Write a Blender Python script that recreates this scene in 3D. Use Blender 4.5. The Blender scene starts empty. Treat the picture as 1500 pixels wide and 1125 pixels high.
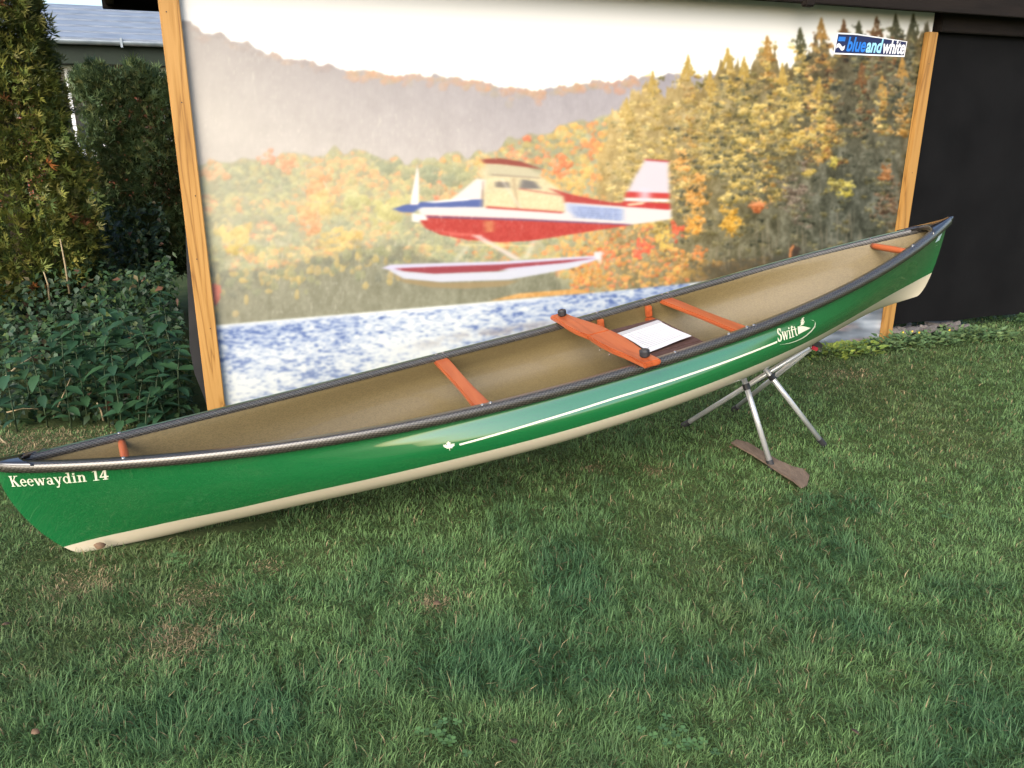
import bpy, bmesh, math
import numpy as np
from mathutils import Vector, Matrix, Euler

# ------------------------------------------------------------------ camera, sky, sun, exposure
SC = bpy.context.scene
COL = SC.collection
FPX, CX, CY, CAMH = 1180.0, 738.0, 562.5, 1.537
PITCH = math.atan(FPX / 3620.0)
cam_data = bpy.data.cameras.new('camera')
cam_data.sensor_width = 36.0
cam_data.lens = FPX / 1500.0 * 36.0
cam_data.shift_x = (750.0 - CX) / 1500.0
cam_data.clip_start = 0.05
cam_data.clip_end = 2000.0
cam = bpy.data.objects.new('camera', cam_data)
COL.objects.link(cam)
cam.location = (0, 0, CAMH)
cam.rotation_euler = (math.pi / 2 - PITCH, 0, 0)
SC.camera = cam

SUN_EL, SUN_AZ = math.radians(30), math.atan2(-0.38, -0.92)
world = bpy.data.worlds.new('World')
SC.world = world
world.use_nodes = True
wn = world.node_tree
wn.nodes.clear()
w_out = wn.nodes.new('ShaderNodeOutputWorld')
w_bg = wn.nodes.new('ShaderNodeBackground')
w_sky = wn.nodes.new('ShaderNodeTexSky')
w_sky.sky_type = 'NISHITA'
w_sky.sun_disc = False
w_sky.sun_elevation = SUN_EL
w_sky.sun_rotation = SUN_AZ
w_sky.air_density = 1.0
w_sky.dust_density = 3.0
w_sky.ozone_density = 1.0
w_bg.inputs['Strength'].default_value = 0.15
wn.links.new(w_sky.outputs[0], w_bg.inputs['Color'])
wn.links.new(w_bg.outputs[0], w_out.inputs['Surface'])

sun_data = bpy.data.lights.new('sun', 'SUN')
sun_data.energy = 1.5
sun_data.angle = math.radians(48)
sun_data.color = (1.0, 0.97, 0.92)
sun = bpy.data.objects.new('sun', sun_data)
COL.objects.link(sun)
_sd = Vector((math.sin(SUN_AZ) * math.cos(SUN_EL), math.cos(SUN_AZ) * math.cos(SUN_EL), math.sin(SUN_EL)))
sun.rotation_euler = (-_sd).to_track_quat('-Z', 'Y').to_euler()
sun.location = _sd * 20

SC.view_settings.view_transform = 'Standard'
SC.view_settings.look = 'None'
SC.view_settings.gamma = 1.0
SC.view_settings.use_curve_mapping = False
SC.view_settings.exposure = 1.18
SC.cycles.max_bounces = 6

RNG = np.random.default_rng(7)

# ------------------------------------------------------------------ helpers
def srgb(r, g, b):
    def c(x):
        x /= 255.0
        return x / 12.92 if x <= 0.04045 else ((x + 0.055) / 1.055) ** 2.4
    return (c(r), c(g), c(b))

def ray(px, py):
    d = -(py - CY) / FPX
    return np.array([(px - CX) / FPX, math.cos(PITCH) + math.sin(PITCH) * d, -math.sin(PITCH) + math.cos(PITCH) * d])

def on_ground(px, py, z=0.0):
    D = ray(px, py)
    p = D * ((z - CAMH) / D[2])
    return np.array([p[0], p[1], z])

def at_depth(px, py, Y):
    D = ray(px, py)
    p = D * (Y / D[1])
    return np.array([p[0], p[1], p[2] + CAMH])

def project(P):
    P = np.asarray(P, float) - np.array([0, 0, CAMH])
    X, Y, Z = P[..., 0], P[..., 1], P[..., 2]
    yc = -(Z * math.cos(PITCH) + Y * math.sin(PITCH))
    zc = Y * math.cos(PITCH) - Z * math.sin(PITCH)
    return CX + FPX * X / zc, CY + FPX * yc / zc

class MB:
    """collects simple shapes into one mesh"""
    def __init__(self):
        self.v, self.f, self.uv = [], [], []
    def add(self, verts, faces):
        o = len(self.v)
        self.v += [tuple(map(float, p)) for p in verts]
        self.f += [tuple(i + o for i in f) for f in faces]
        return self
    def box(self, c, s, M=None, taper=1.0):
        x, y, z = s[0] / 2, s[1] / 2, s[2] / 2
        vs = []
        for k, q in ((-1, 1.0), (1, taper)):
            for a, b in ((-1, -1), (1, -1), (1, 1), (-1, 1)):
                vs.append(Vector((a * x * q, b * y * q, k * z)))
        if M is not None:
            vs = [M @ p for p in vs]
        vs = [p + Vector(c) for p in vs]
        return self.add(vs, [(3, 2, 1, 0), (4, 5, 6, 7), (0, 1, 5, 4), (1, 2, 6, 5), (2, 3, 7, 6), (3, 0, 4, 7)])
    def tube(self, pts, rad, n=10, caps=True):
        pts = [Vector(p) for p in pts]
        if not hasattr(rad, '__len__'):
            rad = [rad] * len(pts)
        vs, fs = [], []
        ref = Vector((0, 0, 1))
        for i, p in enumerate(pts):
            d = (pts[min(i + 1, len(pts) - 1)] - pts[max(i - 1, 0)]).normalized()
            if abs(d.dot(ref)) > 0.95:
                ref = Vector((1, 0, 0))
            a = d.cross(ref).normalized(); b = d.cross(a).normalized()
            for k in range(n):
                t = 2 * math.pi * k / n
                vs.append(p + (a * math.cos(t) + b * math.sin(t)) * rad[i])
        for i in range(len(pts) - 1):
            for k in range(n):
                k2 = (k + 1) % n
                fs.append((i * n + k, i * n + k2, (i + 1) * n + k2, (i + 1) * n + k))
        if caps:
            fs.append(tuple(range(n))[::-1]); fs.append(tuple((len(pts) - 1) * n + k for k in range(n)))
        return self.add(vs, fs)
    def prism(self, outline, z0, z1):
        n = len(outline)
        vs = [(x, y, z0) for x, y in outline] + [(x, y, z1) for x, y in outline]
        fs = [tuple(range(n))[::-1], tuple(range(n, 2 * n))]
        fs += [(i, (i + 1) % n, n + (i + 1) % n, n + i) for i in range(n)]
        return self.add(vs, fs)
    def build(self, name, mat, parent=None, smooth=False, bevel=0.0):
        me = bpy.data.meshes.new(name)
        me.from_pydata(self.v, [], self.f)
        bm = bmesh.new(); bm.from_mesh(me)
        if bevel:
            bmesh.ops.bevel(bm, geom=[e for e in bm.edges if e.is_manifold and e.calc_face_angle() > 0.6], offset=bevel, segments=2, affect='EDGES', clamp_overlap=True)
        bmesh.ops.recalc_face_normals(bm, faces=bm.faces)
        bm.to_mesh(me); bm.free()
        return link(name, me, mat, parent, smooth)

def link(name, me, mat, parent=None, smooth=False):
    if mat is not None:
        me.materials.append(mat)
    if smooth:
        me.polygons.foreach_set('use_smooth', np.ones(len(me.polygons), bool))
    o = bpy.data.objects.new(name, me)
    COL.objects.link(o)
    if parent is not None:
        o.parent = parent
    return o

def np_mesh(name, V, F, mat, col=None, parent=None, smooth=False, uv=None):
    V = np.ascontiguousarray(V, np.float32); F = np.ascontiguousarray(F, np.int32)
    me = bpy.data.meshes.new(name)
    n, k = F.shape
    me.vertices.add(len(V)); me.vertices.foreach_set('co', V.ravel())
    me.loops.add(n * k); me.loops.foreach_set('vertex_index', F.ravel())
    me.polygons.add(n); me.polygons.foreach_set('loop_start', np.arange(n, dtype=np.int32) * k)
    me.update(calc_edges=True)
    if col is not None:
        ca = me.color_attributes.new('Col', 'FLOAT_COLOR', 'POINT')
        c4 = np.ones((len(V), 4), np.float32); c4[:, :3] = col
        ca.data.foreach_set('color', c4.ravel())
    if uv is not None:
        ul = me.uv_layers.new(name='UVMap')
        ul.data.foreach_set('uv', np.ascontiguousarray(np.asarray(uv, np.float32)[F.ravel()]).ravel())
    return link(name, me, mat, parent, smooth)

def tag(o, label=None, cat=None, group=None, kind=None):
    if label: o['label'] = label
    if cat: o['category'] = cat
    if group: o['group'] = group
    if kind: o['kind'] = kind
    return o

def empty(name, loc=(0, 0, 0), rot=(0, 0, 0)):
    o = bpy.data.objects.new(name, None)
    COL.objects.link(o)
    o.location = loc; o.rotation_euler = rot
    o.empty_display_size = 0.1
    return o

# ------------------------------------------------------------------ materials
def material(name, c1, c2=None, scale=8.0, rough=0.6, metal=0.0, spec=0.4, bump=0.0, bscale=None, stretch=(1, 1, 1), coat=0.0, detail=4.0, attr=None, rough_var=0.0, trans=0.0):
    m = bpy.data.materials.new(name)
    m.use_nodes = True
    nt = m.node_tree; N = nt.nodes; Lk = nt.links
    p = N['Principled BSDF']
    p.inputs['Roughness'].default_value = rough
    p.inputs['Metallic'].default_value = metal
    p.inputs['Specular IOR Level'].default_value = spec
    p.inputs['Coat Weight'].default_value = coat
    p.inputs['Coat Roughness'].default_value = 0.03
    p.inputs['Base Color'].default_value = (*c1, 1)
    tc = N.new('ShaderNodeTexCoord'); mp = N.new('ShaderNodeMapping')
    mp.inputs['Scale'].default_value = stretch
    Lk.new(tc.outputs['Object'], mp.inputs['Vector'])
    nz = N.new('ShaderNodeTexNoise'); nz.inputs['Scale'].default_value = scale; nz.inputs['Detail'].default_value = detail
    Lk.new(mp.outputs[0], nz.inputs['Vector'])
    if attr:
        at = N.new('ShaderNodeAttribute'); at.attribute_name = attr
        Lk.new(at.outputs['Color'], p.inputs['Base Color'])
    elif c2 is not None:
        rp = N.new('ShaderNodeValToRGB')
        rp.color_ramp.elements[0].position = 0.32; rp.color_ramp.elements[0].color = (*c1, 1)
        rp.color_ramp.elements[1].position = 0.68; rp.color_ramp.elements[1].color = (*c2, 1)
        Lk.new(nz.outputs['Fac'], rp.inputs['Fac'])
        Lk.new(rp.outputs['Color'], p.inputs['Base Color'])
    if rough_var:
        mr = N.new('ShaderNodeMapRange'); mr.inputs['To Min'].default_value = rough - rough_var; mr.inputs['To Max'].default_value = rough + rough_var
        Lk.new(nz.outputs['Fac'], mr.inputs['Value']); Lk.new(mr.outputs[0], p.inputs['Roughness'])
    if bump:
        b = N.new('ShaderNodeBump'); b.inputs['Strength'].default_value = bump; b.inputs['Distance'].default_value = 0.01
        nb = N.new('ShaderNodeTexNoise'); nb.inputs['Scale'].default_value = bscale or scale * 4; nb.inputs['Detail'].default_value = 4
        Lk.new(mp.outputs[0], nb.inputs['Vector']); Lk.new(nb.outputs['Fac'], b.inputs['Height']); Lk.new(b.outputs[0], p.inputs['Normal'])
    if trans:
        # thin leaves: some light passes through
        tr = N.new('ShaderNodeBsdfTranslucent'); mx = N.new('ShaderNodeMixShader'); mx.inputs[0].default_value = trans
        if attr: Lk.new(at.outputs['Color'], tr.inputs['Color'])
        else: tr.inputs['Color'].default_value = (*(c2 or c1), 1)
        Lk.new(p.outputs[0], mx.inputs[1]); Lk.new(tr.outputs[0], mx.inputs[2])
        Lk.new(mx.outputs[0], N['Material Output'].inputs['Surface'])
    return m

def wood_material(name, c1, c2, c3, axis=2, ring=14.0, rough=0.55):
    m = material(name, c1, rough=rough)
    nt = m.node_tree; N = nt.nodes; Lk = nt.links; p = N['Principled BSDF']
    tc = N.new('ShaderNodeTexCoord'); mp = N.new('ShaderNodeMapping')
    s = [1.0, 1.0, 1.0]; s[axis] = 0.07
    mp.inputs['Scale'].default_value = s
    Lk.new(tc.outputs['Object'], mp.inputs['Vector'])
    nz = N.new('ShaderNodeTexNoise'); nz.inputs['Scale'].default_value = 9; nz.inputs['Detail'].default_value = 3; nz.inputs['Distortion'].default_value = 0.6
    Lk.new(mp.outputs[0], nz.inputs['Vector'])
    mu = N.new('ShaderNodeMath'); mu.operation = 'MULTIPLY'; mu.inputs[1].default_value = ring
    Lk.new(nz.outputs['Fac'], mu.inputs[0])
    fr = N.new('ShaderNodeMath'); fr.operation = 'PINGPONG'; fr.inputs[1].default_value = 1.0
    Lk.new(mu.outputs[0], fr.inputs[0])
    n2 = N.new('ShaderNodeTexNoise'); n2.inputs['Scale'].default_value = 160; n2.inputs['Detail'].default_value = 3
    Lk.new(mp.outputs[0], n2.inputs['Vector'])
    ad = N.new('ShaderNodeMath'); ad.operation = 'MULTIPLY_ADD'; ad.inputs[1].default_value = 0.5
    Lk.new(n2.outputs['Fac'], ad.inputs[0]); Lk.new(fr.outputs[0], ad.inputs[2])
    rp = N.new('ShaderNodeValToRGB'); E = rp.color_ramp.elements
    E[0].position = 0.15; E[0].color = (*c3, 1); E[1].position = 1.2 if False else 1.0; E[1].color = (*c1, 1)
    e = E.new(0.5); e.color = (*c2, 1)
    Lk.new(ad.outputs[0], rp.inputs['Fac']); Lk.new(rp.outputs['Color'], p.inputs['Base Color'])
    b = N.new('ShaderNodeBump'); b.inputs['Strength'].default_value = 0.15; b.inputs['Distance'].default_value = 0.004
    Lk.new(ad.outputs[0], b.inputs['Height']); Lk.new(b.outputs[0], p.inputs['Normal'])
    return m

M = {}
M['soil'] = material('lawn_soil', (0.040, 0.062, 0.022), (0.070, 0.090, 0.036), scale=5, rough=0.95, spec=0.1, bump=0.6, bscale=60)
M['grass'] = material('grass_blades', (0.05, 0.1, 0.03), attr='Col', rough=0.55, spec=0.25, trans=0.25)
M['leaf'] = material('leaves', (0.05, 0.1, 0.03), attr='Col', rough=0.5, spec=0.3, trans=0.2)
M['trunk'] = material('bark', (0.06, 0.045, 0.03), (0.12, 0.09, 0.06), scale=20, rough=0.9, bump=0.6, stretch=(1, 1, 0.2))
M['post'] = wood_material('varnished_post_wood', srgb(172, 130, 72), srgb(160, 118, 60), srgb(122, 84, 42))
M['post2'] = wood_material('weathered_post_wood', srgb(160, 120, 64), srgb(148, 108, 54), srgb(118, 82, 42))
M['black_wall'] = material('black_board', (0.003, 0.003, 0.0034), (0.0055, 0.0055, 0.006), scale=3, rough=0.85, spec=0.12, bump=0.06, bscale=30)
M['tarp'] = material('black_tarp', (0.016, 0.016, 0.018), (0.026, 0.026, 0.028), scale=6, rough=0.5, bump=0.2, bscale=12)
M['dark_wood'] = material('dark_stained_wood', (0.007, 0.005, 0.004), (0.013, 0.009, 0.007), scale=10, rough=0.8, spec=0.2, stretch=(0.2, 1, 1), bump=0.3)
M['roof_sheet'] = material('roof_sheet', (0.07, 0.06, 0.05), (0.11, 0.1, 0.09), scale=6, rough=0.8)
M['slate'] = material('grey_roofing', srgb(104, 114, 128), srgb(130, 139, 152), scale=3, rough=0.5, stretch=(1, 1, 6), bump=0.1)
M['gutter'] = material('zinc_gutter', srgb(120, 130, 140), srgb(150, 160, 168), scale=4, rough=0.45, metal=0.3)
M['green_paint'] = material('dark_green_paint', (0.005, 0.013, 0.006), (0.008, 0.018, 0.009), scale=4, rough=0.6)
M['white_paint'] = material('white_window_paint', (0.75, 0.76, 0.78), (0.8, 0.8, 0.82), scale=3, rough=0.5)
M['glass'] = material('window_glass', (0.02, 0.025, 0.03), rough=0.06, spec=0.8)
M['stone'] = material('weathered_debris', (0.09, 0.08, 0.075), (0.2, 0.18, 0.17), scale=14, rough=0.9, bump=0.5)
M['green_hull'] = material('green_gelcoat', (0.005, 0.100, 0.026), (0.006, 0.110, 0.030), scale=1.2, rough=0.22, spec=0.5, coat=1.0)
M['green_hull'].node_tree.nodes['Principled BSDF'].inputs['Coat IOR'].default_value = 2.1
M['cream_hull'] = material('cream_gelcoat', (0.46, 0.41, 0.31), (0.49, 0.44, 0.335), scale=1.5, rough=0.25, spec=0.5, coat=0.3)
M['decal'] = material('cream_decal', (0.58, 0.55, 0.45), (0.62, 0.59, 0.48), scale=10, rough=0.3)
M['cherry'] = wood_material('oiled_cherry_wood', srgb(164, 84, 46), srgb(156, 76, 40), srgb(134, 62, 32), axis=1, ring=9, rough=0.38)
M['rubber'] = material('black_rubber', (0.018, 0.018, 0.02), (0.026, 0.026, 0.03), scale=30, rough=0.45)
M['carbon_deck'] = material('black_carbon_deck', (0.010, 0.010, 0.013), (0.016, 0.016, 0.020), scale=40, rough=0.12, spec=0.6, coat=0.8)
M['bolt'] = material('steel_bolt', (0.75, 0.75, 0.75), rough=0.25, metal=1.0)
M['alu'] = material('aluminium_tube', (0.52, 0.53, 0.54), (0.62, 0.63, 0.64), scale=20, rough=0.38, metal=0.55, stretch=(1, 1, 0.1))
M['webbing'] = material('brown_seat_webbing', (0.055, 0.026, 0.022), (0.08, 0.04, 0.032), scale=60, rough=0.8)
M['paper'] = material('white_paper', (0.58, 0.58, 0.61), (0.66, 0.66, 0.69), scale=7, rough=0.35, bump=0.25, bscale=9)
M['sleeve'] = material('grey_plastic_strip', (0.42, 0.42, 0.44), (0.5, 0.5, 0.52), scale=6, rough=0.25)
M['red_strap'] = material('red_strap', (0.35, 0.015, 0.03), (0.42, 0.02, 0.04), scale=30, rough=0.7)
M['cardboard'] = material('worn_brown_board', (0.105, 0.075, 0.055), (0.17, 0.125, 0.092), scale=9, rough=0.9, bump=0.5, bscale=50, stretch=(3, 1, 1))
M['dry'] = material('dry_stalk', (0.22, 0.17, 0.10), (0.32, 0.26, 0.16), scale=20, rough=0.9)
M['dead_leaf'] = material('dead_leaf', (0.10, 0.058, 0.034), (0.17, 0.105, 0.06), scale=30, rough=0.7)
M['pale_sticker'] = material('pale_blue_sticker', (0.45, 0.60, 0.62), (0.55, 0.68, 0.70), scale=30, rough=0.3)

def brick_material():
    m = material('red_brick_wall', (0.3, 0.08, 0.05), rough=0.85)
    nt = m.node_tree; N = nt.nodes
    bt = N.new('ShaderNodeTexBrick'); tc = N.new('ShaderNodeTexCoord'); mp = N.new('ShaderNodeMapping')
    mp.inputs['Rotation'].default_value = (math.pi / 2, 0, 0)
    nt.links.new(tc.outputs['Object'], mp.inputs['Vector']); nt.links.new(mp.outputs[0], bt.inputs['Vector'])
    bt.inputs['Scale'].default_value = 1.0; bt.inputs['Brick Width'].default_value = 0.24; bt.inputs['Row Height'].default_value = 0.08; bt.inputs['Mortar Size'].default_value = 0.006
    bt.inputs['Color1'].default_value = (0.36, 0.10, 0.06, 1); bt.inputs['Color2'].default_value = (0.28, 0.07, 0.045, 1); bt.inputs['Mortar'].default_value = (0.3, 0.26, 0.23, 1)
    nt.links.new(bt.outputs['Color'], N['Principled BSDF'].inputs['Base Color'])
    return m
M['brick'] = brick_material()

def weave_material(name, base, thread, su, sv, rough, amount_cut, coat=0.4):
    """fabric weave in UV space (u metres along, v metres around)"""
    m = material(name, base, rough=rough, spec=0.5, coat=coat)
    nt = m.node_tree; N = nt.nodes; Lk = nt.links
    uv = N.new('ShaderNodeUVMap'); mp = N.new('ShaderNodeMapping'); mp.inputs['Scale'].default_value = (su, sv, 1); mp.inputs['Rotation'].default_value = (0, 0, math.radians(20))
    Lk.new(uv.outputs[0], mp.inputs['Vector'])
    bk = N.new('ShaderNodeTexBrick'); bk.inputs['Scale'].default_value = 1.0
    bk.inputs['Brick Width'].default_value = 1.0; bk.inputs['Row Height'].default_value = 0.5; bk.inputs['Mortar Size'].default_value = amount_cut; bk.inputs['Mortar Smooth'].default_value = 0.3
    bk.inputs['Color1'].default_value = (*thread, 1); bk.inputs['Color2'].default_value = tuple(0.55 * x for x in thread) + (1,); bk.inputs['Mortar'].default_value = (*base, 1)
    Lk.new(mp.outputs[0], bk.inputs['Vector'])
    Lk.new(bk.outputs['Color'], N['Principled BSDF'].inputs['Base Color'])
    b = N.new('ShaderNodeBump'); b.inputs['Strength'].default_value = 0.2; b.inputs['Distance'].default_value = 0.002
    Lk.new(bk.outputs['Fac'], b.inputs['Height']); Lk.new(b.outputs[0], N['Principled BSDF'].inputs['Normal'])
    return m
M['carbon'] = weave_material('carbon_weave_gunwale', (0.010, 0.008, 0.006), (0.15, 0.135, 0.115), 50, 100, 0.22, 0.20, coat=1.0)
M['carbon'].node_tree.nodes['Principled BSDF'].inputs['Coat Roughness'].default_value = 0.34
M['kevlar'] = weave_material('tan_fabric_interior', (0.145, 0.110, 0.048), (0.180, 0.136, 0.062), 150, 200, 0.36, 0.10, coat=0.3)

# ------------------------------------------------------------------ ground
GX = np.concatenate([[-400, -100, -30, -12], np.linspace(-7, 8, 76), [14, 30, 100, 400]])
GY = np.concatenate([[-300, -60, -12, -3], np.linspace(0, 11, 56), [16, 30, 100, 400, 900]])

def hash_noise(x, y, s, seed=0):
    """smooth value noise for numpy arrays"""
    r = np.random.default_rng(seed).random((64, 64))
    x = np.asarray(x) / s; y = np.asarray(y) / s
    xi = np.floor(x).astype(int); yi = np.floor(y).astype(int)
    fx = x - xi; fy = y - yi
    fx = fx * fx * (3 - 2 * fx); fy = fy * fy * (3 - 2 * fy)
    g = lambda a, b: r[a % 64, b % 64]
    return (g(xi, yi) * (1 - fx) + g(xi + 1, yi) * fx) * (1 - fy) + (g(xi, yi + 1) * (1 - fx) + g(xi + 1, yi + 1) * fx) * fy

def ground_z(x, y):
    x = np.asarray(x, float); y = np.asarray(y, float)
    fade = np.clip(1 - np.hypot(x, y - 4) / 14, 0, 1)
    return (hash_noise(x, y, 0.9, 3) - 0.5) * 0.03 * fade - 0.012

gx, gy = np.meshgrid(GX, GY)
gv = np.stack([gx, gy, ground_z(gx, gy)], -1).reshape(-1, 3)
nx, ny = len(GX), len(GY)
ii = (np.arange(ny - 1)[:, None] * nx + np.arange(nx - 1)[None]).ravel()
lawn = np_mesh('lawn_ground', gv, np.stack([ii, ii + 1, ii + nx + 1, ii + nx], 1), M['soil'], smooth=True)
tag(lawn, kind='structure')

# ------------------------------------------------------------------ wall line of the shed: a = metres along it, o = metres in front of it
PL = np.array([-1.498, 3.963]); WALL_T = np.array([0.9205, 0.3908]); WALL_N = np.array([0.3908, -0.9205]); WLEN = 4.665
WALL_ROT = math.atan2(WALL_T[1], WALL_T[0])
def wall_pt(a, z, o=0.0):
    p = PL + WALL_T * a + WALL_N * o
    return np.array([p[0], p[1], z])
def wall_az(px, py, o=0.0):
    """where the line of sight of a photo pixel meets the wall plane"""
    D = ray(px, py); base = PL + WALL_N * o
    k = base.dot(WALL_N) / (D[:2].dot(WALL_N))
    p = D * k
    return float((p[:2] - base).dot(WALL_T)), float(p[2] + CAMH)
WM = Matrix.Translation((PL[0], PL[1], 0)) @ Matrix.Rotation(WALL_ROT, 4, 'Z')   # local x along the wall, -y towards the lawn

shed = empty('timber_shed', (PL[0], PL[1], 0), (0, 0, WALL_ROT))
tag(shed, 'dark lean-to shed with black boarded wall and overhanging roof edge behind the mural', 'shed')
# black wall right of the mural, hung a little above the soil, bottom edge slightly wavy
AW0 = WLEN + 0.052
n = 26
vs = []
for i in range(n):
    a = AW0 + 3.2 * i / (n - 1)
    zb = float(np.interp(a, [AW0, AW0 + 0.35, AW0 + 1.0, AW0 + 3.2], [0.105, 0.092, 0.067, 0.06])) + 0.006 * math.sin(a * 9)
    for y in (0.0, 0.03):
        vs += [(a, y, zb), (a, y, 2.12)]
fs = []
for i in range(n - 1):
    o = 4 * i
    fs += [(o, o + 4, o + 5, o + 1), (o + 2, o + 3, o + 7, o + 6), (o, o + 2, o + 6, o + 4), (o + 1, o + 5, o + 7, o + 3)]
fs += [(0, 1, 3, 2), (4 * n - 4, 4 * n - 2, 4 * n - 1, 4 * n - 3)]
MB().add(vs, fs).build('black_wall', M['black_wall'], shed)
for k in range(4):   # vertical cover strips would stand on the board joints
    MB().box((AW0 + 0.86 + 0.8 * k, 0.045, 1.2), (0.05, 0.03, 2.0)).build('wall_stud', M['dark_wood'], shed)
# backing boards behind the mural
for k in range(5):
    MB().box((0.52 + 0.915 * k, 0.035, 1.13), (0.90, 0.024, 2.12)).build('backing_board', M['dark_wood'], shed)
# header beam above posts and wall
MB().box((WLEN + 2.18, 0.0 - 0.012, 2.168), (4.24, 0.09, 0.14)).build('header_beam', M['dark_wood'], shed, bevel=0.006)
# roof: sheet rising to the back, rafters underneath, dark fascia at the front edge
RA0, RA1, ROF, ROB = -0.335, WLEN + 4.4, -0.15, 2.3      # along; local y front/back
ZF, ZBK = 2.276, 2.305
roof_n = 180
vs, fs = [], []
for i in range(roof_n + 1):
    a = RA0 + (RA1 - RA0) * i / roof_n
    dz = 0.014 * math.sin(i * math.pi * 0.5)
    vs += [(a, ROF, ZF + 0.085 + dz), (a, ROB, ZBK + 0.085 + dz), (a, ROF, ZF + 0.079 + dz), (a, ROB, ZBK + 0.079 + dz)]
for i in range(roof_n):
    o = 4 * i
    fs += [(o, o + 4, o + 5, o + 1), (o + 2, o + 3, o + 7, o + 6), (o, o + 2, o + 6, o + 4), (o + 1, o + 5, o + 7, o + 3)]
MB().add(vs, fs).build('roof', M['roof_sheet'], shed)
for k in range(10):
    a = RA0 + 0.05 + (RA1 - RA0 - 0.1) * k / 9
    d = math.atan2(ZBK - ZF, ROB - ROF)
    MB().box((a, (ROF + ROB) / 2 + 0.02, (ZF + ZBK) / 2 + 0.018), (0.05, ROB - ROF - 0.06, 0.075), Matrix.Rotation(d, 3, 'X')).build('rafter', M['dark_wood'], shed)
MB().box(((RA0 + RA1) / 2, ROF - 0.014, ZF + 0.005), (RA1 - RA0, 0.024, 0.17)).build('fascia_board', M['dark_wood'], shed, bevel=0.004)
MB().box(((RA0 + RA1) / 2, ROB + 0.014, ZBK + 0.02), (RA1 - RA0, 0.024, 0.13)).build('rear_fascia', M['dark_wood'], shed, bevel=0.004)
for a in (0.45, 3.2, 6.4):
    MB().box((a, ROB - 0.06, 1.12), (0.09, 0.09, 2.30)).build('rear_post', M['dark_wood'], shed)
# small lump on the fascia
MB().box((3.48, ROF - 0.03, ZF - 0.085), (0.07, 0.05, 0.035)).build('bracket', M['dark_wood'], shed, bevel=0.008)
# black sheet edge that sticks out beside the left post
vs, fs = [], []
prof = [(0.02, -0.03), (0.16, -0.055), (0.30, -0.088), (0.434, -0.096), (0.576, -0.084), (0.75, -0.070), (1.02, -0.048), (1.15, -0.042)]
for z, a in prof:
    for y in (0.050, 0.056):
        vs += [(a, y, z), (0.05, y, z)]
for i in range(len(prof) - 1):
    o = 4 * i
    fs += [(o, o + 1, o + 5, o + 4), (o + 2, o + 6, o + 7, o + 3), (o, o + 4, o + 6, o + 2), (o + 1, o + 3, o + 7, o + 5)]
fs += [(0, 2, 3, 1)]
MB().add(vs, fs).build('tarp_edge', M['tarp'], shed)

# ------------------------------------------------------------------ the mural picture, worked out as colours on a fine grid of points
X0, Y0, AWD, AHT = 235, -110, 1140, 760
ar = np.random.default_rng(11)
PX, PY = np.meshgrid(np.arange(AWD) + X0, np.arange(AHT) + Y0)
PX = PX.astype(float); PY = PY.astype(float)
def vnoise(sx, sy, seed):
    r = np.random.default_rng(seed)
    gw, gh = int(AWD / sx) + 3, int(AHT / sy) + 3
    g = r.random((gh, gw))
    x = np.arange(AWD) / sx; y = np.arange(AHT) / sy
    xi = x.astype(int); yi = y.astype(int); fx = x - xi; fy = (y - yi)[:, None]
    fx = fx * fx * (3 - 2 * fx); fy = fy * fy * (3 - 2 * fy)
    a = g[yi][:, xi] * (1 - fx) + g[yi][:, xi + 1] * fx
    b = g[yi + 1][:, xi] * (1 - fx) + g[yi + 1][:, xi + 1] * fx
    return a * (1 - fy) + b * fy
def fb(sx, sy, seed):
    return 0.5 * vnoise(sx, sy, seed) + 0.3 * vnoise(sx / 2, sy / 2, seed + 1) + 0.2 * vnoise(sx / 4, sy / 4, seed + 2)
N16, N7, N3, NS = fb(16, 16, 1), fb(7, 7, 5), vnoise(2.6, 2.6, 9), vnoise(1.6, 9, 13)
ART = np.empty((AHT, AWD, 3)); ART[:] = (250, 249, 246)
def mixin(mask, c):
    global ART
    ART += (np.asarray(c, float) - ART) * np.clip(mask, 0, 1)[..., None]
def line(pts):
    p = np.array(pts, float)
    return np.interp(PX[0], p[:, 0], p[:, 1])[None]
def soft(d, w=2.0):
    return np.clip(d / w + 0.5, 0, 1)
def win(x, y, rx, ry):
    x0, x1 = max(int(x - rx - X0), 0), min(int(x + rx - X0) + 2, AWD)
    y0, y1 = max(int(y - ry - Y0), 0), min(int(y + ry - Y0) + 2, AHT)
    return slice(y0, y1), slice(x0, x1)
def blob(x, y, rx, ry, c, light=26, rag=0.9, alpha=0.92, edge=0.25, clip=None):
    s = win(x, y, rx * 1.5, ry * 1.5)
    if s[0].start >= s[0].stop or s[1].start >= s[1].stop: return
    dx = (PX[s] - x) / rx; dy = (PY[s] - y) / ry
    d = dx * dx + dy * dy + (N7[s] - 0.5) * rag * 1.6 + (N3[s] - 0.5) * rag * 0.7
    m = np.clip((1 - d) / edge, 0, 1) * alpha
    if clip is not None: m = m * clip[s]
    shade = -dy * light - dx * light * 0.35 + (N3[s] - 0.5) * light * 1.5
    ART[s] += (np.asarray(c, float) + shade[..., None] * np.array([1, 0.95, 0.7]) - ART[s]) * m[..., None]
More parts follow.
